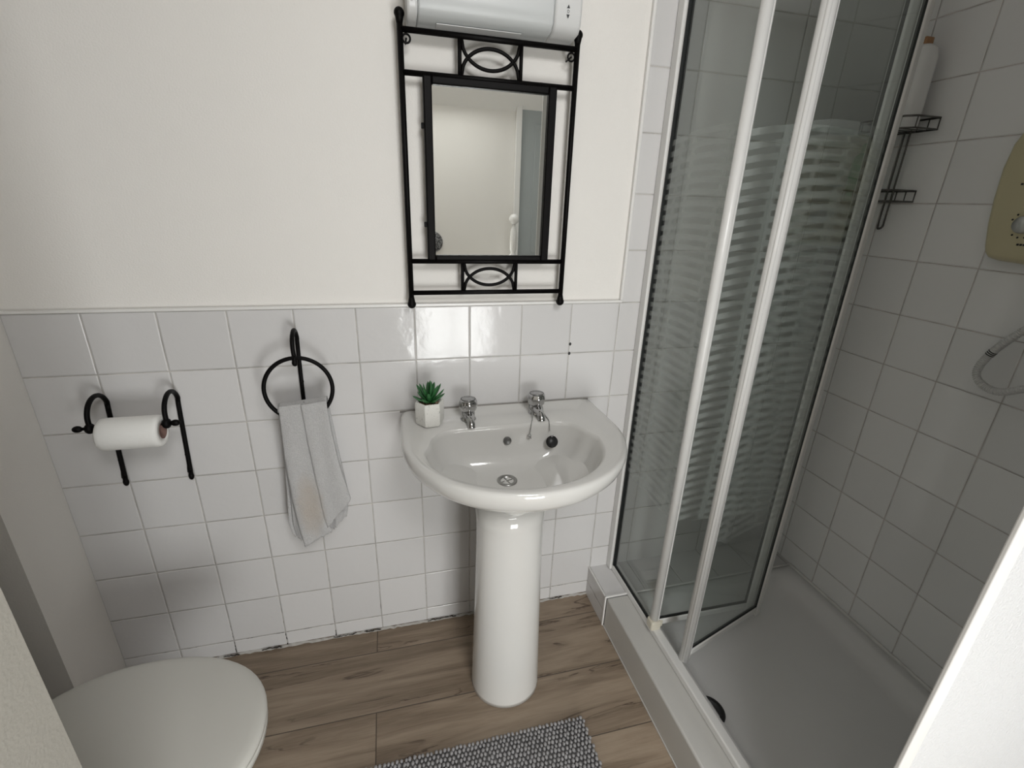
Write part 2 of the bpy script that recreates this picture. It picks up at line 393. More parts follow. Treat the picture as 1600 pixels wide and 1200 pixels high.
# door in the landing back wall (seen in the mirror)
BLUEG = plain('blue_grey_paint', (0.36, 0.39, 0.39), 0.45)
d1 = struct(box('door_1', 1.64, 2.40, YH, YH + 0.012, 0.0, 2.02, BLUEG, bevel=0.002))
bm = bmesh.new()
add_box(bm, 1.60, 1.64, YH, YH + 0.03, 0.0, 2.06); add_box(bm, 2.40, 2.44, YH, YH + 0.03, 0.0, 2.06); add_box(bm, 1.60, 2.44, YH, YH + 0.03, 2.02, 2.06)
link('door_frame', bm, GLOSS_W, d1, bevel=0.003)
bm = bmesh.new()
for z0, z1 in ((0.2, 0.9), (1.05, 1.9)):
    add_box(bm, 1.74, 1.98, YH + 0.012, YH + 0.018, z0, z1); add_box(bm, 2.06, 2.30, YH + 0.012, YH + 0.018, z0, z1)
link('door_panel', bm, BLUEG, d1, bevel=0.004)
# sealant along the floor and dark gap of the broken grout
def jag_strip(name, x0, x1, y, z0, z1, mat, seed, parent=None, n=120, gap=0.0):
    rnd = random.Random(seed); bm = bmesh.new(); prev = None
    for i in range(n + 1):
        x = x0 + (x1 - x0) * i / n
        dz = rnd.uniform(-0.003, 0.003); dy = rnd.uniform(-0.002, 0.002)
        r = [(x, y + dy, z0), (x, y + dy - 0.002, (z0 + z1) / 2 + dz), (x, 0.001, z1 + dz), (x, 0.002, z0)]
        cur = [bm.verts.new(p) for p in r]
        if prev and not (gap and rnd.random() < gap):
            for k in range(4): bm.faces.new((prev[k], prev[(k + 1) % 4], cur[(k + 1) % 4], cur[k]))
        prev = cur
    return link(name, bm, mat, parent)
bb = jag_strip('baseboard_back', -0.15, 1.365, -0.005, 0.0, 0.005, SEALANT, 3)
struct(bb)
MOULD = plain('black_mould', (0.03, 0.024, 0.02), 0.9)
rnd = random.Random(11); bm = bmesh.new()
for x0, x1 in ((0.12, 0.16), (0.23, 0.29), (0.45, 0.52), (0.55, 0.60), (0.765, 0.86), (1.215, 1.26)):
    x = x0
    while x < x1:
        ball(bm, (x, -0.0065, 0.0075 + rnd.uniform(-0.002, 0.003)), rnd.uniform(0.0015, 0.003), 2.2, 0.5, 0.8, 8, 5); x += rnd.uniform(0.003, 0.007)
for gx, zs in ((0.152, 0.04), (0.304, 0.058), (0.456, 0.03)):
    for k in range(7):
        ball(bm, (gx + rnd.uniform(-0.001, 0.001), -0.0005, rnd.uniform(0.008, zs)), 0.0018, 0.7, 0.4, 2.0, 8, 5)
link('grout_mould', bm, MOULD, bb, True)

# ------------------------------------------------------------------ shower kerb, ledge and tray
KX0, KX1, KZ = 1.367, 1.441, 0.125
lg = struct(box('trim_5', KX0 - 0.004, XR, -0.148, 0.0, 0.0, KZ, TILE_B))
bm = bmesh.new()
add_box(bm, KX0 - 0.006, KX0 - 0.001, -0.152, 0.0, KZ - 0.001, KZ + 0.004)
add_box(bm, KX0 - 0.006, KX1 + 0.01, -0.154, -0.147, KZ - 0.001, KZ + 0.004)
add_box(bm, KX0 - 0.006, KX0 - 0.001, -0.154, -0.147, 0.0, KZ)
link('edge_bead', bm, GLOSS_W, lg, bevel=0.001)
kerb_m = plain('kerb_panel', (0.55, 0.54, 0.515), 0.35, var=0.02)
struct(box('trim_6', KX0, KX1 + 0.012, YF, -0.154, 0.0, KZ, kerb_m, bevel=0.006, seg=3))
struct(box('trim_7', KX0 - 0.003, KX0, YF, -0.154, 0.0, 0.004, kerb_m))

tray = empty('shower_tray', (1.79, -0.57, 0.0), 'low white shower tray with a black waste behind the kerb', 'shower tray')
bm = bmesh.new()
def rrect(x0, x1, y0, y1, r, z, n=8):
    pts = []
    for cx, cy, a0 in ((x1 - r, y1 - r, 0), (x0 + r, y1 - r, 90), (x0 + r, y0 + r, 180), (x1 - r, y0 + r, 270)):
        for k in range(n + 1):
            a = radians(a0 + 90 * k / n); pts.append((cx + r * cos(a), cy + r * sin(a), z))
    return pts
TX0, TX1, TY0, TY1 = KX1 + 0.012, XR - 0.001, YF + 0.051, -0.149
rs = [rrect(TX0, TX1, TY0, TY1, 0.004, 0.0), rrect(TX0, TX1, TY0, TY1, 0.004, 0.118), rrect(TX0 + 0.004, TX1 - 0.004, TY0 + 0.004, TY1 - 0.004, 0.01, 0.122)]
for ins, z, r in ((0.030, 0.122, 0.05), (0.036, 0.120, 0.055), (0.044, 0.112, 0.06), (0.056, 0.092, 0.07), (0.070, 0.080, 0.075), (0.095, 0.074, 0.08), (0.15, 0.072, 0.08), (0.22, 0.070, 0.06)):
    rs.append(rrect(TX0 + ins, TX1 - ins, TY0 + ins, TY1 - ins, r, z))
rings(bm, rs)
link('tray', bm, TRAY_M, tray, True)
bm = bmesh.new(); lathe(bm, [(0.044, 0.0), (0.044, 0.006), (0.040, 0.009), (0.030, 0.0095), (0.028, 0.006), (0.0001, 0.006)], (1.494, -0.556, 0.082), n=40)
ws = link('waste', bm, BLACK, tray, True); ws['label'] = 'black round waste cover'
bm = bmesh.new()
add_box(bm, XR - 0.008, XR, TY0, -0.149, 0.118, 0.130); add_box(bm, 1.475, XR - 0.009, -0.155, -0.149, 0.1222, 0.130)
link('seal_strip', bm, GLOSS_W, tray, bevel=0.003)

# ------------------------------------------------------------------ shower screen with bifold door
scr = empty('shower_screen', (1.45, -0.31, 0.13), 'white framed shower screen with striped glass and a half-folded bifold door', 'shower screen')
SX = 1.450; ZB, ZTOP = 0.128, 1.98
bm = bmesh.new(); add_box(bm, SX - 0.016, SX + 0.016, -0.030, -0.001, ZB, ZTOP); add_box(bm, SX - 0.009, SX + 0.009, -0.034, -0.030, ZB, ZTOP)
link('wall_channel', bm, FRAME_W, scr, bevel=0.004)
bm = bmesh.new(); add_box(bm, SX - 0.008, SX + 0.020, YF + 0.001, -0.030, ZB - 0.003, ZB + 0.022)
link('bottom_track', bm, FRAME_W, scr, bevel=0.004)
box('top_rail', SX - 0.018, SX + 0.020, YF + 0.001, -0.001, ZTOP, ZTOP + 0.045, FRAME_W, scr, bevel=0.004)
box('end_channel', SX - 0.016, SX + 0.018, YF + 0.001, YF + 0.024, ZB + 0.02, ZTOP, FRAME_W, scr, bevel=0.003)
SEAL = plain('black_glazing_gasket', (0.01, 0.012, 0.012), 0.5)
bm = bmesh.new(); add_box(bm, SX - 0.008, SX + 0.008, -0.0380, -0.0335, ZB + 0.022, ZTOP); add_box(bm, SX - 0.005, SX + 0.005, -0.31, -0.0345, ZB + 0.022, ZB + 0.0255)
link('gasket', bm, SEAL, scr)
G_FIX = glass_mat('striped_glass_fixed', (0.925, 0.945, 0.935), 0.28, ((SX, 0.0), (0.0, -1.0)), [(0.085, 0.007), (0.135, 0.006), (0.265, 0.006)], 1)
G_A = glass_mat('striped_glass_inner', (0.925, 0.945, 0.935), 0.28, ((SX, -0.31), (1.0, 0.0)), [(0.10, 0.008), (0.27, 0.006)], 2)
G_B = glass_mat('striped_glass_outer', (0.962, 0.988, 0.982), 0.15, ((1.478, -0.44), (0.953, 0.304)), [(0.07, 0.006), (0.20, 0.007), (0.325, 0.006)], 3)
box('fixed_pane', SX - 0.002, SX + 0.002, -0.305, -0.033, ZB + 0.020, ZTOP, G_FIX, scr)
# pivot post with rounded face
bm = bmesh.new(); tube(bm, [(SX, -0.312, ZB + 0.045), (SX, -0.312, ZTOP)], 0.0125, 20)
link('post', bm, FRAME_W, scr, True)
bm = bmesh.new(); add_box(bm, SX - 0.017, SX + 0.017, -0.330, -0.298, ZB + 0.018, ZB + 0.052); add_box(bm, SX + 0.012, SX + 0.026, -0.326, -0.302, ZB + 0.026, ZB + 0.050)
pb = link('pivot_block', bm, plain('ivory_nylon', (0.66, 0.62, 0.52), 0.4), scr, bevel=0.005, seg=3); pb['label'] = 'yellowed nylon pivot block'
V = (1.822, -0.330)
def leaf(p0, p1, glass, wide0, wide1, label):
    """door leaf from p0 (post side) to p1 (fold side)"""
    root = None
    P0, P1 = Vector((*p0, 0)), Vector((*p1, 0)); d = (P1 - P0).normalized(); L = (P1 - P0).length
    z0, z1 = ZB + 0.030, ZTOP - 0.01
    bm = bmesh.new(); add_obox(bm, p0, p1, 0.0022, z0 + 0.012, z1 - 0.012)
    pane = link('door_leaf', bm, glass, scr); pane['label'] = label
    bm = bmesh.new(); a = P0 + d * wide0 * 0.5; b_ = P1 - d * wide1 * 0.5
    add_obox(bm, (P0.x, P0.y), ((P0 + d * wide0).x, (P0 + d * wide0).y), 0.009, z0 - 0.012, z1)
    link('stile', bm, FRAME_W, pane, bevel=0.004)
    bm = bmesh.new(); q = P1 - d * wide1; add_obox(bm, (q.x, q.y), (P1.x, P1.y), 0.009, z0 - 0.018, z1)
    link('stile', bm, FRAME_W, pane, bevel=0.004)
    for zz in (z0, z1 - 0.022):
        bm = bmesh.new(); q0, q1 = P0 + d * wide0, P1 - d * wide1
        add_obox(bm, (q0.x, q0.y), (q1.x, q1.y), 0.008, zz, zz + 0.022)
        link('rail', bm, FRAME_W, pane, bevel=0.003)
    bm = bmesh.new(); q0, q1 = P0 + d * (wide0 - 0.002), P1 - d * (wide1 - 0.001)
    q3 = P1 - d * (wide1 + 0.001)
    add_obox(bm, (q3.x, q3.y), (q1.x, q1.y), 0.0045, z0 + 0.022, z1 - 0.02)
    add_obox(bm, (q0.x, q0.y), (q1.x, q1.y), 0.0045, z0 + 0.0215, z0 + 0.0235)
    link('gasket', bm, SEAL, pane)
    return pane
leaf((SX + 0.004, -0.313), (V[0] - 0.006, V[1] + 0.012), G_A, 0.010, 0.030, 'inner leaf of the folding door')
leaf((1.487, -0.436), (V[0] + 0.006, V[1] - 0.004), G_B, 0.012, 0.024, 'outer leaf of the folding door')
bm = bmesh.new(); tube(bm, [(1.478, -0.440, ZB + 0.022), (1.478, -0.440, ZTOP)], 0.014, 20)
add_box(bm, 1.466, 1.476, -0.453, -0.444, ZB + 0.03, ZTOP)
link('post', bm, FRAME_W, scr, True)

# ------------------------------------------------------------------ framed mirror
MY = -0.030
mir = empty('wall_mirror', (0.962, MY, 1.134), 'black wrought iron framed mirror hanging below the strip light', 'mirror')
bm = bmesh.new()
XLm, XRm = 0.7535, 1.1655
for x in (XLm, XRm):
    tube(bm, [(x, MY, 1.140), (x, MY, 1.764)], 0.0066, 12)
    for z, s in ((1.137, -1), (1.768, 1)):
        ball(bm, (x, MY, z), 0.0112, 1, 1, 1)
        lathe(bm, [(0.0108, 0.0), (0.0085, 0.010), (0.0066, 0.019)], (x, MY, z), dirv=Vector((0, 0, -s)), n=16)
for z in (1.1665, 1.2470, 1.6590, 1.7395):
    tube(bm, [(XLm, MY, z), (XRm, MY, z)], 0.0062, 12)
fr_ = link('frame', bm, IRON, mir, True)
# inner flat frame round the glass
bm = bmesh.new(); a0, a1, c0, c1 = 0.799, 1.119, 1.250, 1.657
g0, g1, h0, h1 = 0.8187, 1.0990, 1.2630, 1.6400
add_box(bm, a0, g0, MY - 0.010, MY + 0.014, c0, c1); add_box(bm, g1, a1, MY - 0.010, MY + 0.014, c0, c1)
add_box(bm, g0, g1, MY - 0.010, MY + 0.014, c0, h0); add_box(bm, g0, g1, MY - 0.010, MY + 0.014, h1, c1)
link('inner_frame', bm, IRON, mir, bevel=0.003)
MIRR = plain('silvered_mirror', (0.80, 0.815, 0.79), 0.008, metal=1.0)
box('mirror_glass', g0 - 0.004, g1 + 0.004, MY + 0.000, MY + 0.004, h0 - 0.004, h1 + 0.004, MIRR, mir)
def scroll(z0, z1, x0, x1):
    bm = bmesh.new()
    for x in (x0, x1): tube(bm, [(x, MY, z0), (x, MY, z1)], 0.0045, 10)
    cx = (x0 + x1) / 2; hw = (x1 - x0) / 2 - 0.004; H = z1 - z0
    up, dn = [], []
    for k in range(33):
        t = -1 + 2 * k / 32
        # half-ellipse reaching 0.76 of the panel height
        yv = math.sqrt(max(0.0, 1 - t * t))
        up.append((cx + hw * t, MY, z0 + 0.80 * H * yv)); dn.append((cx + hw * t, MY, z1 - 0.80 * H * yv))
    tube(bm, up, 0.0042, 10); tube(bm, dn, 0.0042, 10)
    return link('scrollwork', bm, IRON, mir, True)
scroll(1.664, 1.735, 0.884, 1.0285); scroll(1.171, 1.243, 0.888, 1.0335)
for x in (XLm + 0.013, XRm - 0.013):
    bm = bmesh.new(); pts = [(x + 0.0085 * cos(2 * pi * k / 24), MY + 0.002, 1.7235 + 0.0085 * sin(2 * pi * k / 24)) for k in range(24)]
    tube(bm, pts, 0.0022, 8, closed=True)
    tube(bm, [(x, MY + 0.002, 1.7235), (x, 0.0065, 1.722)], 0.0020, 8)
    link('hanging_ring', bm, IRON, mir, True)
for z in (1.3365, 1.5560):
    bm = bmesh.new(); add_box(bm, a0 - 0.006, a0 + 0.001, MY - 0.002, MY + 0.010, z - 0.006, z + 0.006); link('clip', bm, IRON, mir, bevel=0.001)

# ------------------------------------------------------------------ strip light with shaver socket
st = empty('strip_light', (0.955, 0.0, 1.745), 'white bathroom strip light with shaver socket fixed above the mirror', 'light')
prof = [(0.007, 1.752), (-0.022, 1.748), (-0.070, 1.755), (-0.082, 1.768), (-0.085, 1.790), (-0.085, 1.855), (-0.070, 1.872), (0.007, 1.872)]
bm = bmesh.new(); prism(bm, prof, 'x', 1.088, 1.152); link('socket_end', bm, PLASTIC_W, st, bevel=0.006, seg=3)
bm = bmesh.new(); prism(bm, prof, 'x', 0.768, 0.790); link('end_cap', bm, PLASTIC_W, st, bevel=0.005, seg=3)
bm = bmesh.new(); prism(bm, [(y * 0.985, z) for y, z in prof], 'x', 0.7905, 1.0875)
link('diffuser', bm, plain('ribbed_diffuser', (0.56, 0.58, 0.58), 0.35), st, bevel=0.004)
bm = bmesh.new(); prism(bm, [(-0.030, 1.7475), (-0.056, 1.7505), (-0.056, 1.749), (-0.030, 1.746)], 'x', 0.83, 1.02)
link('vent_slot', bm, PLASTIC_W, st, bevel=0.0005)
bm = bmesh.new()
yy = -0.0853
prism(bm, [(1.1145, 1.7990), (1.1215, 1.7990), (1.1185, 1.8060)], 'y', yy - 0.0006, yy)
link('arrow_symbol', bm, BLACK, st); bm = bmesh.new()
prism(bm, [(1.1145, 1.7875), (1.1215, 1.7875), (1.1185, 1.7800)], 'y', yy - 0.0006, yy)
link('arrow_symbol', bm, BLACK, st); bm = bmesh.new()
pts = [(1.1183 + 0.0022 * cos(2 * pi * k / 14), yy - 0.0002, 1.7933 + 0.0028 * sin(2 * pi * k / 14)) for k in range(14)]
tube(bm, pts, 0.0004, 6, closed=True)
link('socket_symbol', bm, BLACK, st); bm = bmesh.new()
add_box(bm, 0.7775, 0.7782, yy - 0.0006, yy, 1.776, 1.800); add_box(bm, 0.7760, 0.7797, yy - 0.0006, yy, 1.776, 1.7768)
link('lamp_symbol', bm, BLACK, st)

# ------------------------------------------------------------------ washbasin
RIM = 0.820
wbn = empty('washbasin', (0.99, -0.24, 0.0), 'white ceramic pedestal washbasin fixed to the tiled wall', 'washbasin')
def dshape(x0, x1, yb, yf, z, n=96, cornr=0.03, p=2.15, yw=None, cut=0.0):
    """D outline: straight back at yb, rounded front reaching yf.  yw = where the widest point lies"""
    cx = (x0 + x1) / 2; hw = (x1 - x0) / 2; yw = yw if yw is not None else yb - 0.12
    pts = []
    nf = n * 2 // 3
    for k in range(nf):                      # front arc from right to left
        a = pi * k / nf
        ca, sa = cos(a), sin(a)
        px = cx + hw * (abs(ca) ** (2 / p)) * (1 if ca > 0 else -1)
        py = yw - (yw - yf) * (abs(sa) ** (2 / p))
        pts.append((px, py, z))
    nb = n - nf
    # left side up, back across, right side down (rounded corners)
    path = [(x0, yw)]
    r = cornr
    path2 = []
    xi0 = x0 + cut; xi1 = x1 - cut
    segs = [Vector((x0, yw)), Vector((xi0, yb - r)), None, Vector((xi0 + r, yb)), Vector((xi1 - r, yb)), None, Vector((xi1, yb - r)), Vector((x1, yw))]
    dense = []
    def lerp(a, b, m_):
        return [a + (b - a) * (i / m_) for i in range(m_)]
    dense += lerp(segs[0], segs[1], 12)
    for i in range(8):
        a = pi - (pi / 2) * i / 8; dense.append(Vector((xi0 + r + r * cos(a), yb - r + r * sin(a))))
    dense += lerp(segs[3], segs[4], 24)
    for i in range(8):
        a = pi / 2 - (pi / 2) * i / 8; dense.append(Vector((xi1 - r + r * cos(a), yb - r + r * sin(a))))
    dense += lerp(segs[6], segs[7], 12)
    dense.append(segs[7])
    # resample by length
    Ls = [0]
    for a, b in zip(dense, dense[1:]): Ls.append(Ls[-1] + (b - a).length)
    for k in range(nb):
        s = Ls[-1] * k / nb
        i = max(j for j in range(len(Ls)) if Ls[j] <= s + 1e-9); i = min(i, len(dense) - 2)
        t = (s - Ls[i]) / max(1e-9, Ls[i + 1] - Ls[i]); v = dense[i] + (dense[i + 1] - dense[i]) * t
        pts.append((v.x, v.y, z))
    return pts
def blend(r0, r1, t, z=None):
    return [(a[0] + (b[0] - a[0]) * t, a[1] + (b[1] - a[1]) * t, (a[2] + (b[2] - a[2]) * t) if z is None else z) for a, b in zip(r0, r1)]
bm = bmesh.new()
def outer(z, ins=0.0, yf=0.0):
    return dshape(0.704 + ins, 1.300 - ins, -0.002, -0.484 + ins + yf, z, cornr=0.014, p=2.05, yw=-0.185, cut=0.004)
def bowl(z, s=1.0):
    r = dshape(0.757, 1.222, -0.136, -0.452, z, cornr=0.07, p=2.1, yw=-0.245, cut=0.018)
    cx, cy = 0.984, -0.245
    return [(cx + (x - cx) * s, cy + (y - cy) * s, z) for x, y, z in r]
rs = []
# underside: from the pedestal up
def under(z, t):
    """blend from a round collar to the outer outline"""
    o = outer(z, 0.0)
    c = [(0.985 + 0.105 * (p[0] - 0.99) / math.hypot(p[0] - 0.99, p[1] + 0.22), -0.235 + 0.13 * (p[1] + 0.22) / math.hypot(p[0] - 0.99, p[1] + 0.22), z) for p in o]
    return blend(c, o, t, z)
for z, t in ((0.600, -0.28), (0.660, -0.27), (0.688, -0.12), (0.706, 0.04), (0.722, 0.26), (0.736, 0.48), (0.747, 0.66), (0.757, 0.80), (0.767, 0.895), (0.778, 0.955), (0.790, 0.985), (0.800, 1.0)):
    rs.append(under(z, t))
for ins, z in ((0.0, 0.808), (0.0015, 0.8145), (0.005, 0.8185), (0.010, RIM)):
    rs.append(outer(z, ins))
o_in = outer(RIM - 0.001, 0.024)
rs.append(o_in)
b0 = bowl(RIM - 0.004, 1.0)
rs.append(blend(o_in, b0, 0.5, RIM - 0.0035))
rs.append(bowl(RIM - 0.005, 1.012))
rs.append(bowl(RIM - 0.008, 0.990))
for s, z in ((0.968, 0.800), (0.943, 0.780), (0.908, 0.758), (0.858, 0.737), (0.78, 0.719), (0.67, 0.706), (0.52, 0.697), (0.36, 0.692), (0.20, 0.689)):
    r = bowl(z, s); k = 1 - s
    rs.append([(x - 0.008 * k, y + 0.026 * k, z_) for x, y, z_ in r])
rings(bm, rs, True, True)
basin = link('basin', bm, CERAMIC, wbn, True)
# soap recess either side of the bowl back
for x in (0.795, 1.175):
    pass
# pedestal
bm = bmesh.new(); prs = []
for z, hw, yf, yb in ((0.0, 0.104, -0.366, -0.13), (0.012, 0.103, -0.365, -0.13), (0.10, 0.1005, -0.360, -0.13), (0.25, 0.097, -0.350, -0.13), (0.40, 0.094, -0.340, -0.13), (0.52, 0.092, -0.334, -0.13), (0.60, 0.092, -0.334, -0.13), (0.655, 0.094, -0.338, -0.125)):
    r = []
    for k in range(40):
        a = pi * k / 39; r.append((0.9795 + hw * cos(a), -0.262 + (yf + 0.262) * sin(a) ** 0.92 if sin(a) > 0 else -0.262, z))
    for k in range(12):
        t = k / 11
        r.append((0.9795 - hw * (1 - 0.38 * sin(pi * t / 2)), -0.262 + (yb + 0.262) * (k + 1) / 12, z))
    for k in range(12):
        t = 1 - k / 11
        r.append((0.9795 + hw * (1 - 0.38 * sin(pi * t / 2)), -0.262 + (yb + 0.262) * (12 - k) / 12, z))
    prs.append(r)
rings(bm, prs)
link('pedestal', bm, CERAMIC, wbn, True)
DX, DY = 0.978, -0.2215
bm = bmesh.new(); lathe(bm, [(0.0275, -0.004), (0.0275, 0.003), (0.0245, 0.0045), (0.0185, 0.0025), (0.0165, -0.004)], (DX, DY, 0.6885), n=40, cap1=False)
wst = link('waste_ring', bm, CHROME_D, wbn, True)
bm = bmesh.new(); lathe(bm, [(0.0168, -0.006), (0.0168, -0.0015), (0.0001, -0.0015)], (DX, DY, 0.6895), n=32)
link('drain_hole', bm, BLACK, wst, True)
bm = bmesh.new()
for a in (0.3, 0.3 + pi / 2):
    tube(bm, [(DX - 0.016 * cos(a), DY - 0.016 * sin(a), 0.6895), (DX + 0.016 * cos(a), DY + 0.016 * sin(a), 0.6895)], 0.0016, 8)
link('cross_bar', bm, CHROME_D, wst, True)
bm = bmesh.new(); lathe(bm, [(0.0112, -0.004), (0.0112, 0.0012), (0.0096, 0.0018), (0.0086, 0.0004), (0.0001, 0.0004)], (0.9945, -0.1475, 0.771), n=28, dirv=Vector((0, -1, 0.32)))
link('overflow', bm, plain('dark_grille', (0.16, 0.16, 0.155), 0.45, metal=0.7), wbn, True)
# taps
def tap(x, y, label):
    z = RIM - 0.003
    bm = bmesh.new()
    lathe(bm, [(0.0225, 0.0), (0.0225, 0.003), (0.0200, 0.006), (0.0190, 0.012), (0.0190, 0.021), (0.0160, 0.026), (0.0100, 0.029), (0.0100, 0.033)], (x, y, z), n=32)
    sp_ = smooth_path([(x, y, z + 0.014), (x, y - 0.022, z + 0.0165), (x, y - 0.040, z + 0.015), (x + 0.0005, y - 0.052, z + 0.008), (x + 0.0005, y - 0.056, z - 0.001)], 6)
    nn = len(sp_); tube(bm, sp_, [0.0150 - 0.0048 * min(1, i / (nn * 0.6)) + (0.0008 if i > nn * 0.9 else 0) for i in range(nn)], 18)
    body = link('tap', bm, CHROME, wbn, True); body['label'] = label
    bm = bmesh.new(); zh = z + 0.030
    zh = z + 0.0255
    wobf = lambda j, n, h: 1.0 + 0.045 * cos(8 * 2 * pi * j / n) * max(0.0, min(1.0, (0.026 - abs(h - 0.017)) / 0.02))
    lathe(bm, [(0.0130, 0.0), (0.0205, 0.002), (0.0242, 0.008), (0.0252, 0.018), (0.0246, 0.030), (0.0212, 0.0360), (0.0198, 0.0360)], (x, y, zh), n=64, wob=wobf)
    h = link('handle', bm, CHROME, body, True)
    bm = bmesh.new(); lathe(bm, [(0.0192, 0.0), (0.0192, 0.0012), (0.0001, 0.0016)], (x, y, zh + 0.0363), n=40)
    link('handle_cap', bm, plain('grey_tap_cap', (0.40, 0.40, 0.40), 0.25, metal=0.6), body, True)
    bm = bmesh.new(); pts = [(x + 0.0200 * cos(2 * pi * k / 40), y + 0.0200 * sin(2 * pi * k / 40), zh + 0.0363) for k in range(40)]
    tube(bm, pts, 0.0009, 8, closed=True); link('cap_ring', bm, BLACK, body, True)
    return body
TLx, TLy, TRx, TRy = 0.894, -0.082, 1.097, -0.074
tap(TLx, TLy, 'left tap'); tap(TRx, TRy, 'right tap with a chain round its neck')
# plug and chain hanging from the right tap
def beads(bm, pts, r=0.0017, step=0.0034):
    P = [Vector(p) for p in pts]; acc = 0; last = P[0]; ball(bm, last, r, u=8, v=6)
    for a, b in zip(P, P[1:]):
        L = (b - a).length; t = step - acc
        while t <= L:
            ball(bm, a + (b - a) * (t / L), r, u=8, v=6); t += step
        acc = L - (t - step)
bm = bmesh.new()
loop = [(TRx + 0.0208 * cos(a), TRy + 0.0208 * sin(a), RIM + 0.012 + 0.010 * sin(a)) for a in [radians(d_) for d_ in range(-40, 221, 12)]]
beads(bm, loop)
beads(bm, smooth_path([(TRx - 0.0150, TRy - 0.012, RIM + 0.006), (TRx - 0.022, TRy - 0.040, RIM - 0.001), (TRx - 0.030, -0.134, RIM - 0.003), (TRx - 0.0395, -0.153, 0.790)], 10))
beads(bm, smooth_path([(TRx + 0.0155, TRy - 0.012, RIM + 0.006), (TRx + 0.020, TRy - 0.034, RIM - 0.001), (TRx + 0.021, -0.134, RIM - 0.004), (TRx + 0.0205, -0.150, 0.790)], 10))
link('chain', bm, CHROME_D, wbn, True)
bm = bmesh.new()
ca = Vector((TRx - 0.0405, -0.1545, 0.783))
tube(bm, [ca + Vector((0.004 * cos(a), 0, 0.006 * sin(a))) for a in [2 * pi * k / 20 for k in range(20)]], 0.0012, 8, closed=True)
tube(bm, [ca + Vector((-0.006, -0.001, 0.005)), ca + Vector((0.004, -0.002, -0.006))], 0.0016, 8)
link('chain_hook', bm, CHROME_D, wbn, True)
bm = bmesh.new(); pc = Vector((1.1185, -0.1655, 0.765)); pd = Vector((-0.05, -0.85, 0.45))
lathe(bm, [(0.0140, -0.006), (0.0155, 0.0), (0.0172, 0.006), (0.0168, 0.0080), (0.0001, 0.0084)], pc, n=36, dirv=pd)
link('plug', bm, BLACK, wbn, True)
bm = bmesh.new(); pr = pc + Vector((0, -0.002, 0.0205))
tube(bm, [pr + Vector((0.0032 * cos(a), 0, 0.0032 * sin(a))) for a in [2 * pi * k / 16 for k in range(16)]], 0.0009, 8, closed=True)
link('plug_ring', bm, CHROME, wbn, True)
# sealant where basin meets tiles
bm = bmesh.new(); tube(bm, [(0.708, -0.003, RIM - 0.0015), (1.292, -0.003, RIM - 0.0015)], 0.0022, 8)
link('sealant_line', bm, plain('grey_sealant', (0.34, 0.32, 0.30), 0.6), wbn, True)

# ------------------------------------------------------------------ potted succulent
pot = empty('potted_succulent', (0.787, -0.088, RIM), 'small green artificial succulent in a hexagonal white stone pot on the basin corner', 'plant')
PX, PY = 0.7865, -0.090
bm = bmesh.new()
def hexr(r, z, tw=0.12, n=6):
    return [(PX + r * cos(pi / 3 * k + tw), PY + r * sin(pi / 3 * k + tw), z) for k in range(n)]
z0 = RIM - 0.0015
rings(bm, [hexr(0.0355, z0), hexr(0.0395, z0 + 0.006), hexr(0.0400, z0 + 0.056), hexr(0.0385, z0 + 0.066), hexr(0.0365, z0 + 0.067), hexr(0.0325, z0 + 0.066), hexr(0.0315, z0 + 0.054)])
m, nt, b = new_mat('white_speckled_concrete'); co = objco(nt)
sp1 = smooth(nt, noise_n(nt, co, 150, 4, 0.7), 0.58, 0.70)
nt.links.new(mixc(nt, sp1, (0.74, 0.73, 0.69), (0.42, 0.41, 0.38)), b.inputs['Base Color']); b.inputs['Roughness'].default_value = 0.85
bump_n(nt, b, noise_n(nt, co, 140, 4, 0.7), 0.5, 0.0012)
link('pot', bm, m, pot, bevel=0.002)
bm = bmesh.new(); rnd = random.Random(5)
for k in range(170):
    a = rnd.uniform(0, 2 * pi); rr = 0.029 * math.sqrt(rnd.random())
    ball(bm, (PX + rr * cos(a), PY + rr * sin(a), z0 + 0.0575 + rnd.uniform(-0.002, 0.002)), rnd.uniform(0.0018, 0.0032), 1, 1, 0.8, 7, 5)
m, nt, b = new_mat('brown_gravel'); co = objco(nt)
nt.links.new(mixc(nt, smooth(nt, noise_n(nt, co, 220, 1), 0.4, 0.6), (0.10, 0.045, 0.025), (0.36, 0.26, 0.17)), b.inputs['Base Color']); b.inputs['Roughness'].default_value = 0.9
g_ = link('gravel', bm, m, pot, True); g_['kind'] = 'stuff'
m, nt, b = new_mat('succulent_green'); co = objco(nt)
nt.links.new(mixc(nt, noise_n(nt, co, 60, 2), (0.010, 0.065, 0.018), (0.035, 0.16, 0.045)), b.inputs['Base Color']); b.inputs['Roughness'].default_value = 0.38
bm = bmesh.new(); rnd = random.Random(9)
def leafb(az, el, L, wd):
    """fleshy pointed leaf, curving up"""
    base = Vector((PX, PY, z0 + 0.060 + 0.006 * sin(el)))
    d = Vector((cos(az), sin(az), 0)); side = Vector((-sin(az), cos(az), 0)); rs = []
    n = 9
    for i in range(n + 1):
        t = i / n
        e = el + (0.35 * t if el < 0.9 else 0.1 * t)
        p = base + d * (0.004 + L * t * cos(el + 0.10 * t)) + Vector((0, 0, L * t * sin(e)))
        w_ = wd * (0.55 + 1.1 * t) * (1 - t) ** 0.62 * 1.05 if t < 1 else 0.0002
        w_ = max(w_, 0.0003); th = w_ * 0.42
        up = (Vector((0, 0, 1)) * cos(e) - d * sin(e))
        rs.append([p + side * w_ * cos(2 * pi * k / 8) + up * th * sin(2 * pi * k / 8) + up * (0.25 * w_ * abs(cos(2 * pi * k / 8))) for k in range(8)])
    rings(bm, rs)
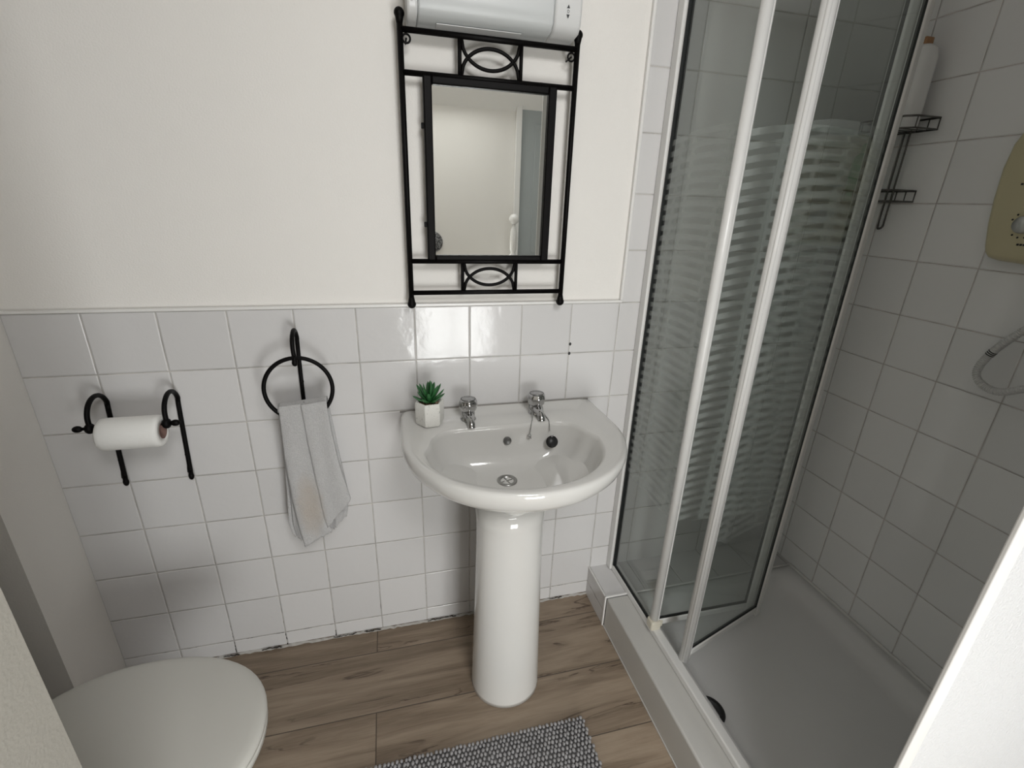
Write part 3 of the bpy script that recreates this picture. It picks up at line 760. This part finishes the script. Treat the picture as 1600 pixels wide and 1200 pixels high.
for ring_, (cnt, el, L, wd) in enumerate(((6, 0.28, 0.044, 0.0098), (6, 0.66, 0.049, 0.0094), (4, 1.00, 0.054, 0.0086), (3, 1.32, 0.060, 0.0072))):
    for k in range(cnt):
        leafb(2 * pi * k / cnt + ring_ * 0.45 + rnd.uniform(-0.12, 0.12), el + rnd.uniform(-0.08, 0.08), L * rnd.uniform(0.9, 1.1), wd)
link('foliage', bm, m, pot, True)

# ------------------------------------------------------------------ toilet roll holder and roll
hol = empty('toilet_roll_holder', (0.08, -0.005, 0.67), 'black wrought iron toilet roll holder with two curved hooks on the tiles', 'holder')
def hook(xw, xt, xj):
    bm = bmesh.new()
    P = [(xw, -0.0085, 0.676), (xw + 0.2 * (xt - xw), -0.009, 0.72), (xt - 0.002, -0.009, 0.885)]
    yc, zc, r = -0.0590, 0.890, 0.0500
    arc = [(xt + (xj - xt) * (k / 12), yc + r * cos(pi * k / 12), zc + r * 0.95 * sin(pi * k / 12)) for k in range(13)]
    path = [Vector(p) for p in P] + [Vector(a) for a in arc[1:]] + [Vector((xj, -0.110, 0.882))]
    path = smooth_path(path, 3)
    tube(bm, path, 0.0056, 12)
    ball(bm, (xw, -0.0085, 0.6755), 0.0068, 1, 1, 1.7); tube(bm, [(xw, -0.0085, 0.690), (xw + 0.001, -0.009, 0.708)], [0.0068, 0.0050], 12)
    ball(bm, (xw + 0.003, -0.009, 0.742), 0.0060, 1, 1, 1.2)
    # eye the bar goes through
    ball(bm, (xj, -0.110, 0.8795), 0.0125, 0.8, 1, 1)
    return link('hook', bm, IRON, hol, True)
JLx, JRx, JZ = 0.0135, 0.168, 0.8795
hook(-0.003, 0.008, JLx); hook(0.149, 0.161, JRx)
bm = bmesh.new(); tube(bm, [(JLx - 0.024, -0.110, JZ), (JRx + 0.020, -0.110, JZ)], 0.0038, 12)
link('bar', bm, IRON, hol, True)
for x in (JLx - 0.024, JRx + 0.018):
    bm = bmesh.new(); ball(bm, (x, -0.110, JZ), 0.0078, 1.35, 1, 1); link('knob', bm, IRON, hol, True)
roll = empty('toilet_roll', (0.105, -0.113, 0.864), 'white toilet roll hanging on the black holder', 'toilet roll')
PAPER = plain('white_tissue', (0.80, 0.795, 0.77), 0.9, bump=(130, 0.3, 0.0012), var=0.02)
RC = Vector((0.0, -0.113, 0.8635)); x0, x1 = 0.034, 0.1580
bm = bmesh.new()
prof = [(0.0195, x0), (0.034, x0 + 0.0006), (0.0372, x0 + 0.004), (0.0380, x0 + 0.012)] + [(0.0380, x0 + 0.012 + (x1 - x0 - 0.024) * k / 8) for k in range(1, 9)] + [(0.0372, x1 - 0.004), (0.034, x1 - 0.0006), (0.0195, x1)]
rs = []
for r, x in prof: rs.append([(x, RC.y + r * cos(2 * pi * k / 56), RC.z + r * sin(2 * pi * k / 56)) for k in range(56)])
rings(bm, rs, closed=True)
link('paper', bm, PAPER, roll, True)
bm = bmesh.new()
rings(bm, [[(x, RC.y + r * cos(2 * pi * k / 40), RC.z + r * sin(2 * pi * k / 40)) for k in range(40)] for r, x in ((0.0195, x0 + 0.001), (0.0195, x1 + 0.0005), (0.0185, x1 + 0.0005), (0.0185, x0 + 0.001))], closed=True)
link('core', bm, plain('brown_card', (0.20, 0.12, 0.10), 0.9), roll, True)

# ------------------------------------------------------------------ towel ring and towel
tr_ = empty('towel_ring', (0.458, -0.005, 0.867), 'black wrought iron towel ring on the tiles left of the basin', 'towel ring')
bm = bmesh.new()
P = [(0.4555, -0.0085, 0.866), (0.457, -0.009, 0.95), (0.459, -0.009, 1.035)]
arc = [(0.4600 + 0.0015 * k / 12, -0.0490 + 0.040 * cos(pi * k / 12), 1.040 + 0.040 * sin(pi * k / 12)) for k in range(13)]
P += arc[1:] + [(0.4625, -0.0905, 1.024), (0.4628, -0.0905, 1.012)]
tube(bm, smooth_path(P, 3), 0.0053, 12)
ball(bm, (0.4555, -0.0085, 0.866), 0.0065, 1, 1, 1.8); ball(bm, (0.4568, -0.009, 0.93), 0.0058, 1, 1, 1.2)
tube(bm, [(0.4628, -0.0905, 1.028), (0.4632, -0.096, 1.010)], [0.0052, 0.0068], 12); ball(bm, (0.4632, -0.096, 1.011), 0.0070, 1, 1, 1.3)
link('hook', bm, IRON, tr_, True)
RCx, RCz, RR = 0.4630, 0.940, 0.0800
bm = bmesh.new(); tube(bm, [(RCx + RR * cos(2 * pi * k / 72), -0.0905 + 0.006 * sin(2 * pi * k / 72), RCz + RR * sin(2 * pi * k / 72)) for k in range(72)], 0.0052, 12, closed=True)
link('ring', bm, IRON, tr_, True)

m, nt, b = new_mat('grey_terry_towel'); co = objco(nt)
sp = N(nt, 'ShaderNodeSeparateXYZ'); nt.links.new(co, sp.inputs[0])
dxs = math_n(nt, 'DIVIDE', math_n(nt, 'SUBTRACT', sp.outputs[0], 0.455), 0.035); dzs = math_n(nt, 'DIVIDE', math_n(nt, 'SUBTRACT', sp.outputs[2], 0.60), 0.10)
rr2 = math_n(nt, 'ADD', math_n(nt, 'MULTIPLY', dxs, dxs), math_n(nt, 'MULTIPLY', dzs, dzs))
stn = math_n(nt, 'MULTIPLY', smooth(nt, math_n(nt, 'ADD', rr2, math_n(nt, 'MULTIPLY', noise_n(nt, co, 40, 3), 0.8)), 1.9, 0.2), 0.62)
tc = mixc(nt, noise_n(nt, co, 260, 2), (0.58, 0.575, 0.575), (0.80, 0.79, 0.785))
nt.links.new(mixc(nt, stn, tc, (0.60, 0.50, 0.40)), b.inputs['Base Color']); b.inputs['Roughness'].default_value = 0.95
b.inputs['Sheen Weight'].default_value = 0.3
bump_n(nt, b, noise_n(nt, co, 330, 4, 0.75), 1.0, 0.006)
TOWEL = m
def interp(poly, t):
    P = [Vector(p) for p in poly]; L = [0]
    for a, c in zip(P, P[1:]): L.append(L[-1] + (c - a).length)
    s = L[-1] * t
    for i in range(len(P) - 1):
        if s <= L[i + 1] + 1e-9:
            return P[i] + (P[i + 1] - P[i]) * ((s - L[i]) / max(1e-9, L[i + 1] - L[i]))
    return P[-1]
bm = bmesh.new()
def sheet(left, right, y, depth, phase, wav, nu=22, nv=70, th=0.0035, fringe=0.003, seed=1):
    rnd = random.Random(seed); fr = [rnd.uniform(-fringe, fringe) for _ in range(nu + 1)]
    front, back = [], []
    for j in range(nv + 1):
        t = j / nv; a, c = interp(left, t), interp(right, t); fa, fb = [], []
        for i in range(nu + 1):
            u = i / nu; p = a + (c - a) * u
            amp = depth * min(1.0, 0.25 + 1.2 * t)
            yy = y - amp * sin(pi * u) ** 0.6 * 0.8 - amp * 0.35 * sin(wav * pi * u + phase + 1.3 * t)
            yy += 0.0025 * noise.noise(Vector((p.x * 30, p.y * 14, seed)))
            zz = p.y + (fr[i] if j == nv else fr[i] * 0.4 if j == nv - 1 else 0)
            fa.append(bm.verts.new((p.x, yy, zz))); fb.append(bm.verts.new((p.x, yy + th, zz)))
        front.append(fa); back.append(fb)
    for j in range(nv):
        for i in range(nu):
            bm.faces.new((front[j][i], front[j][i + 1], front[j + 1][i + 1], front[j + 1][i]))
            bm.faces.new((back[j][i], back[j + 1][i], back[j + 1][i + 1], back[j][i + 1]))
        bm.faces.new((front[j][0], front[j + 1][0], back[j + 1][0], back[j][0]))
        bm.faces.new((front[j][nu], back[j][nu], back[j + 1][nu], front[j + 1][nu]))
    for i in range(nu):
        bm.faces.new((front[0][i], back[0][i], back[0][i + 1], front[0][i + 1]))
        bm.faces.new((front[nv][i], front[nv][i + 1], back[nv][i + 1], back[nv][i]))
sheet([(0.409, 0.895), (0.396, 0.689), (0.385, 0.529), (0.392, 0.486)], [(0.450, 0.895), (0.455, 0.69), (0.445, 0.53), (0.428, 0.476)], -0.068, 0.008, 0.5, 5, seed=2, fringe=0.004)
sheet([(0.488, 0.900), (0.490, 0.70), (0.486, 0.56), (0.490, 0.482)], [(0.524, 0.905), (0.540, 0.72), (0.552, 0.60), (0.542, 0.534)], -0.066, 0.008, 1.5, 4, seed=3, fringe=0.005)
sheet([(0.405, 0.885), (0.404, 0.66), (0.399, 0.53), (0.405, 0.482)], [(0.450, 0.89), (0.452, 0.69), (0.446, 0.53), (0.440, 0.478)], -0.083, 0.008, 2.5, 4, seed=5, fringe=0.003)
sheet([(0.412, 0.899), (0.408, 0.76), (0.411, 0.624), (0.418, 0.53), (0.425, 0.471)], [(0.474, 0.905), (0.474, 0.83), (0.482, 0.70), (0.489, 0.55), (0.503, 0.512)], -0.1005, 0.012, 0.2, 2, seed=7)
sheet([(0.466, 0.904), (0.470, 0.80), (0.478, 0.68), (0.486, 0.56), (0.492, 0.528)], [(0.526, 0.910), (0.531, 0.818), (0.542, 0.721), (0.561, 0.613)], -0.1075, 0.010, 1.0, 2, seed=8)
# rolled fold over the ring
for (xa, za, xb, zb, yo) in ((0.409, 0.896, 0.476, 0.902, 0.0), (0.468, 0.902, 0.526, 0.9085, -0.001)):
    rs = []
    for i in range(13):
        u = i / 12; x = xa + (xb - xa) * u; z = za + (zb - za) * u + 0.001 * sin(9 * u)
        hw = 0.0165; cyv = -0.0835 + yo
        ringp = []
        for k in range(16):
            a = pi * k / 15; ringp.append((x, cyv + hw * cos(a), z - 0.013 + 0.017 * sin(a)))
        for k in range(16):
            a = pi - pi * k / 15; ringp.append((x, cyv + (hw - 0.004) * cos(a), z - 0.013 + 0.013 * sin(a)))
        rs.append(ringp)
    rings(bm, rs)
tag(link('hand_towel', bm, TOWEL, None, True), 'grey terry hand towel with a tan stain draped through the black ring', 'towel')

# ------------------------------------------------------------------ toilet
toi = empty('toilet', (0.15, -0.565, 0.0), 'white toilet with closed lid against the left wall', 'toilet')
def egg(x_back, x_front, yc, hw, z, n=64, flat=0.55, ins=0.0):
    """outline: squarish back, rounded front; widest about 55% along"""
    pts = []; xm = x_back + (x_front - x_back) * 0.48
    for k in range(n):
        a = 2 * pi * k / n; ca, sa = cos(a), sin(a)
        if ca >= 0:
            x = xm + (x_front - xm - ins) * abs(ca) ** (2 / 2.1); y = yc + (hw - ins) * abs(sa) ** (2 / 2.1) * (1 if sa >= 0 else -1)
        else:
            x = xm - (xm - x_back - ins) * abs(ca) ** (2 / 2.4)
            wn2 = (hw - ins) * (1 - 0.26 * abs(ca) ** 2.2)
            y = yc + wn2 * (abs(sa) ** (2 / 4.5)) * (1 if sa >= 0 else -1)
        pts.append((x, y, z))
    return pts
XB, XF, YC, HW = -0.075, 0.408, -0.560, 0.198
bm = bmesh.new()
rings(bm, [egg(XB, XF, YC, HW, 0.402, ins=0.006), egg(XB, XF, YC, HW, 0.405, ins=0.001), egg(XB, XF, YC, HW, 0.412, ins=0.0), egg(XB, XF, YC, HW, 0.417, ins=0.003), egg(XB, XF, YC, HW, 0.4205, ins=0.010),
           egg(XB, XF, YC, HW, 0.4225, ins=0.022), egg(XB, XF, YC, HW, 0.425, ins=0.06), egg(XB, XF, YC, HW, 0.427, ins=0.12)])
LIDM = plain('white_thermoset', (0.62, 0.61, 0.57), 0.30)
link('lid', bm, LIDM, toi, True)
bm = bmesh.new()
rings(bm, [egg(XB, XF, YC, HW, 0.382, ins=0.010), egg(XB, XF, YC, HW, 0.386, ins=0.002), egg(XB, XF, YC, HW, 0.396, ins=0.002), egg(XB, XF, YC, HW, 0.4015, ins=0.008)])
link('seat', bm, LIDM, toi, True)
for y in (YC - 0.08, YC + 0.08):
    bm = bmesh.new(); tube(bm, [(XB + 0.012, y - 0.02, 0.412), (XB + 0.012, y + 0.02, 0.412)], 0.011, 14)
    link('hinge', bm, CHROME, toi, True)
bm = bmesh.new(); rs = []
for z, xb, xf, hw in ((0.0, -0.05, 0.20, 0.105), (0.02, -0.05, 0.20, 0.103), (0.12, -0.05, 0.195, 0.095), (0.20, -0.06, 0.235, 0.115), (0.28, -0.075, 0.31, 0.15), (0.34, -0.09, 0.365, 0.175), (0.375, -0.10, 0.385, 0.182), (0.3815, -0.10, 0.383, 0.180)):
    rs.append(egg(xb, xf, YC, hw, z))
rings(bm, rs); link('pan', bm, CERAMIC, toi, True)
bm = bmesh.new(); add_box(bm, XL + 0.002, -0.112, YC - 0.17, YC + 0.165, 0.385, 0.745); link('cistern', bm, CERAMIC, toi, bevel=0.02, seg=4)
bm = bmesh.new(); add_box(bm, XL + 0.001, -0.105, YC - 0.178, YC + 0.172, 0.746, 0.775); link('cistern_lid', bm, CERAMIC, toi, bevel=0.009, seg=3)
bm = bmesh.new(); lathe(bm, [(0.022, 0), (0.022, 0.006), (0.018, 0.009), (0.0001, 0.009)], (-0.20, YC, 0.775), n=30); link('flush_button', bm, CHROME, toi, True)
bm = bmesh.new(); add_box(bm, XL + 0.001, -0.06, YC - 0.09, YC + 0.09, 0.0, 0.384); link('outlet_shroud', bm, CERAMIC, toi, bevel=0.02, seg=3)

# ------------------------------------------------------------------ bath mat
bm = bmesh.new()
MX0, MX1, MY0, MY1 = 0.50, 1.165, -0.93, -0.448
add_box(bm, MX0, MX1, MY0, MY1, 0.0, 0.008)
rnd = random.Random(21); pitch = 0.0112
nx, ny = int((MX1 - MX0) / pitch), int((MY1 - MY0) / pitch)
base = bmesh.new(); bmesh.ops.create_icosphere(base, subdivisions=1, radius=1.0)
bv = [v.co.copy() for v in base.verts]; bf = [[v.index for v in f.verts] for f in base.faces]; base.free()
for j in range(ny + 1):
    for i in range(nx + 1):
        cx = MX0 + (i + (0.5 if j % 2 else 0.0)) * pitch + rnd.uniform(-0.0015, 0.0015); cy = MY1 - j * pitch + rnd.uniform(-0.0015, 0.0015)
        r = rnd.uniform(0.0046, 0.0058); tx, ty = rnd.uniform(-0.3, 0.3), rnd.uniform(-0.3, 0.3)
        hz = r * 1.7
        vs = [bm.verts.new((cx + v.x * r * 0.95 + tx * v.z * hz * 0.5, cy + v.y * r * 1.15 + ty * v.z * hz * 0.5, 0.0125 + v.z * hz * 0.75)) for v in bv]
        for f in bf: bm.faces.new([vs[k] for k in f])
m, nt, b = new_mat('grey_chenille'); co = objco(nt)
nt.links.new(mixc(nt, noise_n(nt, co, 25, 3), (0.25, 0.245, 0.25), (0.40, 0.39, 0.395)), b.inputs['Base Color']); b.inputs['Roughness'].default_value = 0.95
bump_n(nt, b, noise_n(nt, co, 700, 2), 0.5, 0.002)
bmt = link('bath_mat', bm, m, None, True, recalc=False)
bmt.rotation_euler = (0, 0, 0); tag(bmt, 'grey bobbly chenille bath mat on the wood-look floor before the basin', 'bath mat')

# ------------------------------------------------------------------ shower corner: caddy, bottles, electric shower
WIRE = plain('tarnished_wire', (0.14, 0.135, 0.13), 0.3, metal=1.0)
cad = empty('shower_caddy', (2.10, -0.13, 1.37), 'two-tier chrome wire shower caddy on the tiled corner wall', 'caddy')
bm = bmesh.new()
for yv in (-0.112, -0.128):
    tube(bm, smooth_path([(XR - 0.012, yv, 1.368), (XR - 0.012, yv, 1.50), (XR - 0.012, yv, 1.66)], 4), 0.0024, 8)
tube(bm, smooth_path([(XR - 0.012, -0.112, 1.368), (XR - 0.014, -0.115, 1.358), (XR - 0.016, -0.122, 1.357), (XR - 0.014, -0.127, 1.361), (XR - 0.012, -0.128, 1.368)], 5), 0.0030, 8)
link('upright', bm, WIRE, cad, True)
def shelf(z, y0, y1):
    bm = bmesh.new(); xa, xb = XR - 0.105, XR - 0.008
    for zz, r in ((z, 0.0026), (z - 0.028, 0.0022)):
        rr_ = [(xa + 0.02, y0, zz), (xb, y0, zz), (xb, y1, zz), (xa + 0.02, y1, zz), (xa, y1 - 0.02, zz), (xa, y0 + 0.02, zz)]
        tube(bm, rr_, r, 8, closed=True)
    n = 6
    for k in range(n + 1):
        y = y0 + (y1 - y0) * k / n
        tube(bm, [(xa + (0.02 if k in (0, n) else 0.0), y, z), (xa + (0.02 if k in (0, n) else 0.0), y, z - 0.028), (xb, y, z - 0.028), (xb, y, z)], 0.0016, 6)
    return link('shelf', bm, WIRE, cad, True)
shelf(1.640, -0.195, -0.030); shelf(1.460, -0.190, -0.030)
bt = empty('shampoo_bottle', (2.09, -0.122, 1.612), 'tall white bottle standing on the top shelf of the shower caddy', 'bottle')
bm = bmesh.new(); zb = 1.6145
rings(bm, [rrect(2.060, 2.115, -0.160, -0.086, 0.016, zb + 0.0), rrect(2.057, 2.118, -0.163, -0.083, 0.020, zb + 0.004), rrect(2.057, 2.118, -0.163, -0.083, 0.020, zb + 0.165), rrect(2.060, 2.115, -0.160, -0.086, 0.020, zb + 0.186), rrect(2.068, 2.107, -0.150, -0.096, 0.018, zb + 0.196)])
link('body', bm, plain('glossy_white_bottle', (0.88, 0.88, 0.87), 0.25), bt, True)
bm = bmesh.new(); add_box(bm, 2.074, 2.101, -0.142, -0.104, zb + 0.196, zb + 0.214)
cpp = link('cap', bm, plain('amber_cap', (0.42, 0.22, 0.10), 0.4), bt, bevel=0.003); cpp['label'] = 'orange-brown cap'
bm = bmesh.new(); add_box(bm, 2.0535, 2.0572, -0.124, -0.116, zb + 0.146, zb + 0.152); link('printed_mark', bm, BLACK, bt); bm = bmesh.new(); add_box(bm, 2.0540, 2.0572, -0.110, -0.106, zb + 0.094, zb + 0.098)
link('printed_mark', bm, BLACK, bt)
gb = empty('green_bottle', (2.062, -0.060, 1.434), 'green shower gel bottle blurred behind the frosted door glass, on the lower shelf', 'bottle')
GREEN = plain('green_bottle_plastic', (0.012, 0.20, 0.085), 0.3)
bm = bmesh.new(); zb = 1.4345
lathe(bm, [(0.024, 0.0), (0.027, 0.004), (0.027, 0.100), (0.024, 0.118), (0.013, 0.128)], (2.066, -0.062, zb), n=32)
link('body', bm, GREEN, gb, True)
bm = bmesh.new(); lathe(bm, [(0.012, 0.0), (0.012, 0.022), (0.010, 0.024)], (2.066, -0.062, zb + 0.128), n=24); link('cap', bm, GREEN, gb, True)

es = empty('electric_shower', (2.12, -0.52, 1.30), 'cream electric shower unit with a round dial on the tiled wall', 'shower unit')
bm = bmesh.new()
side = [(-0.4215, 1.316), (-0.4165, 1.33), (-0.4060, 1.380), (-0.3985, 1.440), (-0.3950, 1.510), (-0.4000, 1.560), (-0.4130, 1.592), (-0.440, 1.606)]
outl = side + [(-0.640, 1.606), (-0.668, 1.592), (-0.680, 1.56), (-0.685, 1.51), (-0.682, 1.44), (-0.675, 1.38), (-0.664, 1.33), (-0.655, 1.312), (-0.63, 1.300), (-0.54, 1.296), (-0.45, 1.302), (-0.431, 1.306)]
cyo, czo = -0.54, 1.45
def ol(s, x): return [(x, cyo + (y - cyo) * s, czo + (z - czo) * s) for y, z in outl]
rings(bm, [ol(1.0, XR - 0.001), ol(1.0, XR - 0.022), ol(0.985, XR - 0.034), ol(0.95, XR - 0.044), ol(0.90, XR - 0.050)])
cas = link('casing', bm, CREAM, es, bevel=0.003)
xf = XR - 0.0505
dc = (xf, -0.4885, 1.3850)
bm = bmesh.new(); lathe(bm, [(0.020, 0.0), (0.019, 0.010), (0.016, 0.016), (0.0001, 0.017)], dc, n=36, dirv=Vector((-1, 0, 0)))
kb = link('dial', bm, plain('silver_dial', (0.62, 0.62, 0.60), 0.2, metal=0.6), es, True)
bm = bmesh.new()
for k in range(12):
    a = radians(20 + 26 * k); rr_ = 0.0285; s = 0.0022
    ball(bm, (xf - 0.0003, dc[1] + rr_ * cos(a), dc[2] + rr_ * sin(a)), s, 0.3, 1, 1, 8, 6)
pts = [(xf - 0.0006, dc[1] + 0.0235 * cos(a), dc[2] + 0.0235 * sin(a)) for a in [radians(200 + 6 * k) for k in range(-31, 8)]]
tube(bm, pts[24:], 0.0022, 8)
link('dial_scale', bm, BLACK, es)
for y, z, L in ((-0.452, 1.470, 0.040), (-0.487, 1.342, 0.030)):
    bm = bmesh.new()
    for k in range(int(L / 0.006)):
        add_box(bm, xf - 0.0008, xf, y - 0.0045 - k * 0.006, y - k * 0.006, z - 0.0022, z + 0.0022)
    link('lettering', bm, BLACK, es)
# hose: pleated loop hanging below
hp = smooth_path([(XR - 0.030, -0.640, 1.296), (XR - 0.040, -0.635, 1.255), (XR - 0.045, -0.598, 1.205), (XR - 0.050, -0.552, 1.145), (XR - 0.050, -0.520, 1.090), (XR - 0.050, -0.508, 1.045), (XR - 0.050, -0.524, 1.018), (XR - 0.050, -0.562, 1.010), (XR - 0.048, -0.60, 1.030), (XR - 0.045, -0.66, 1.075), (XR - 0.040, -0.76, 1.20), (XR - 0.035, -0.86, 1.40), (XR - 0.035, -0.88, 1.62)], 24)
# resample evenly
P = hp; Ls = [0]
for a, c in zip(P, P[1:]): Ls.append(Ls[-1] + (c - a).length)
step = 0.00115; ns = int(Ls[-1] / step); ev = []; j = 0
for k in range(ns + 1):
    s = k * step
    while j < len(Ls) - 2 and Ls[j + 1] < s: j += 1
    ev.append(P[j] + (P[j + 1] - P[j]) * ((s - Ls[j]) / max(1e-9, Ls[j + 1] - Ls[j])))
bm = bmesh.new(); tube(bm, ev, [0.0078 + 0.0015 * cos(2 * pi * k / 4.0) for k in range(len(ev))], 12)
HOSE = plain('ribbed_hose', (0.66, 0.66, 0.655), 0.35)
link('hose', bm, HOSE, es, True)
idx = min(range(len(ev)), key=lambda k: (ev[k] - Vector((XR - 0.05, -0.5215, 1.094))).length)
bm = bmesh.new()
for q in (-4, 0, 4): 
    tube(bm, ev[idx + q * 1 - 1: idx + q * 1 + 2], 0.0094, 14)
kb = link('hose_band', bm, BLACK, es, True); kb['label'] = 'black rings on the hose'
bm = bmesh.new(); add_box(bm, XR - 0.04, XR - 0.001, -0.895, -0.865, 1.60, 1.65); link('hose_holder', bm, PLASTIC_W, es, bevel=0.005)

# ------------------------------------------------------------------ seen only in the mirror
bm = bmesh.new()
lathe(bm, [(0.022, 0.0), (0.022, 1.02), (0.027, 1.04), (0.015, 1.055), (0.024, 1.08), (0.024, 1.20), (0.014, 1.235), (0.012, 1.25)], (1.585, YH + 0.10, 0.0), n=24)
ball(bm, (1.585, YH + 0.10, 1.285), 0.036)
tag(link('bed_post', bm, GLOSS_W, None, True), 'white turned post with a ball top, reflected in the mirror by the far door frame', 'post')
bm = bmesh.new(); lathe(bm, [(0.075, 0.0), (0.075, 0.010), (0.060, 0.022), (0.0001, 0.026)], (1.015, YH, 1.115), n=36, dirv=Vector((0, 1, 0)))
m, nt, b = new_mat('black_filigree'); co = objco(nt)
nt.links.new(mixc(nt, smooth(nt, noise_n(nt, co, 60, 3, 0.6, 2.0), 0.45, 0.55), (0.02, 0.02, 0.022), (0.25, 0.25, 0.25)), b.inputs['Base Color'])
tag(link('wall_ornament', bm, m, None, True), 'round dark patterned wall ornament reflected in the mirror corner', 'ornament')
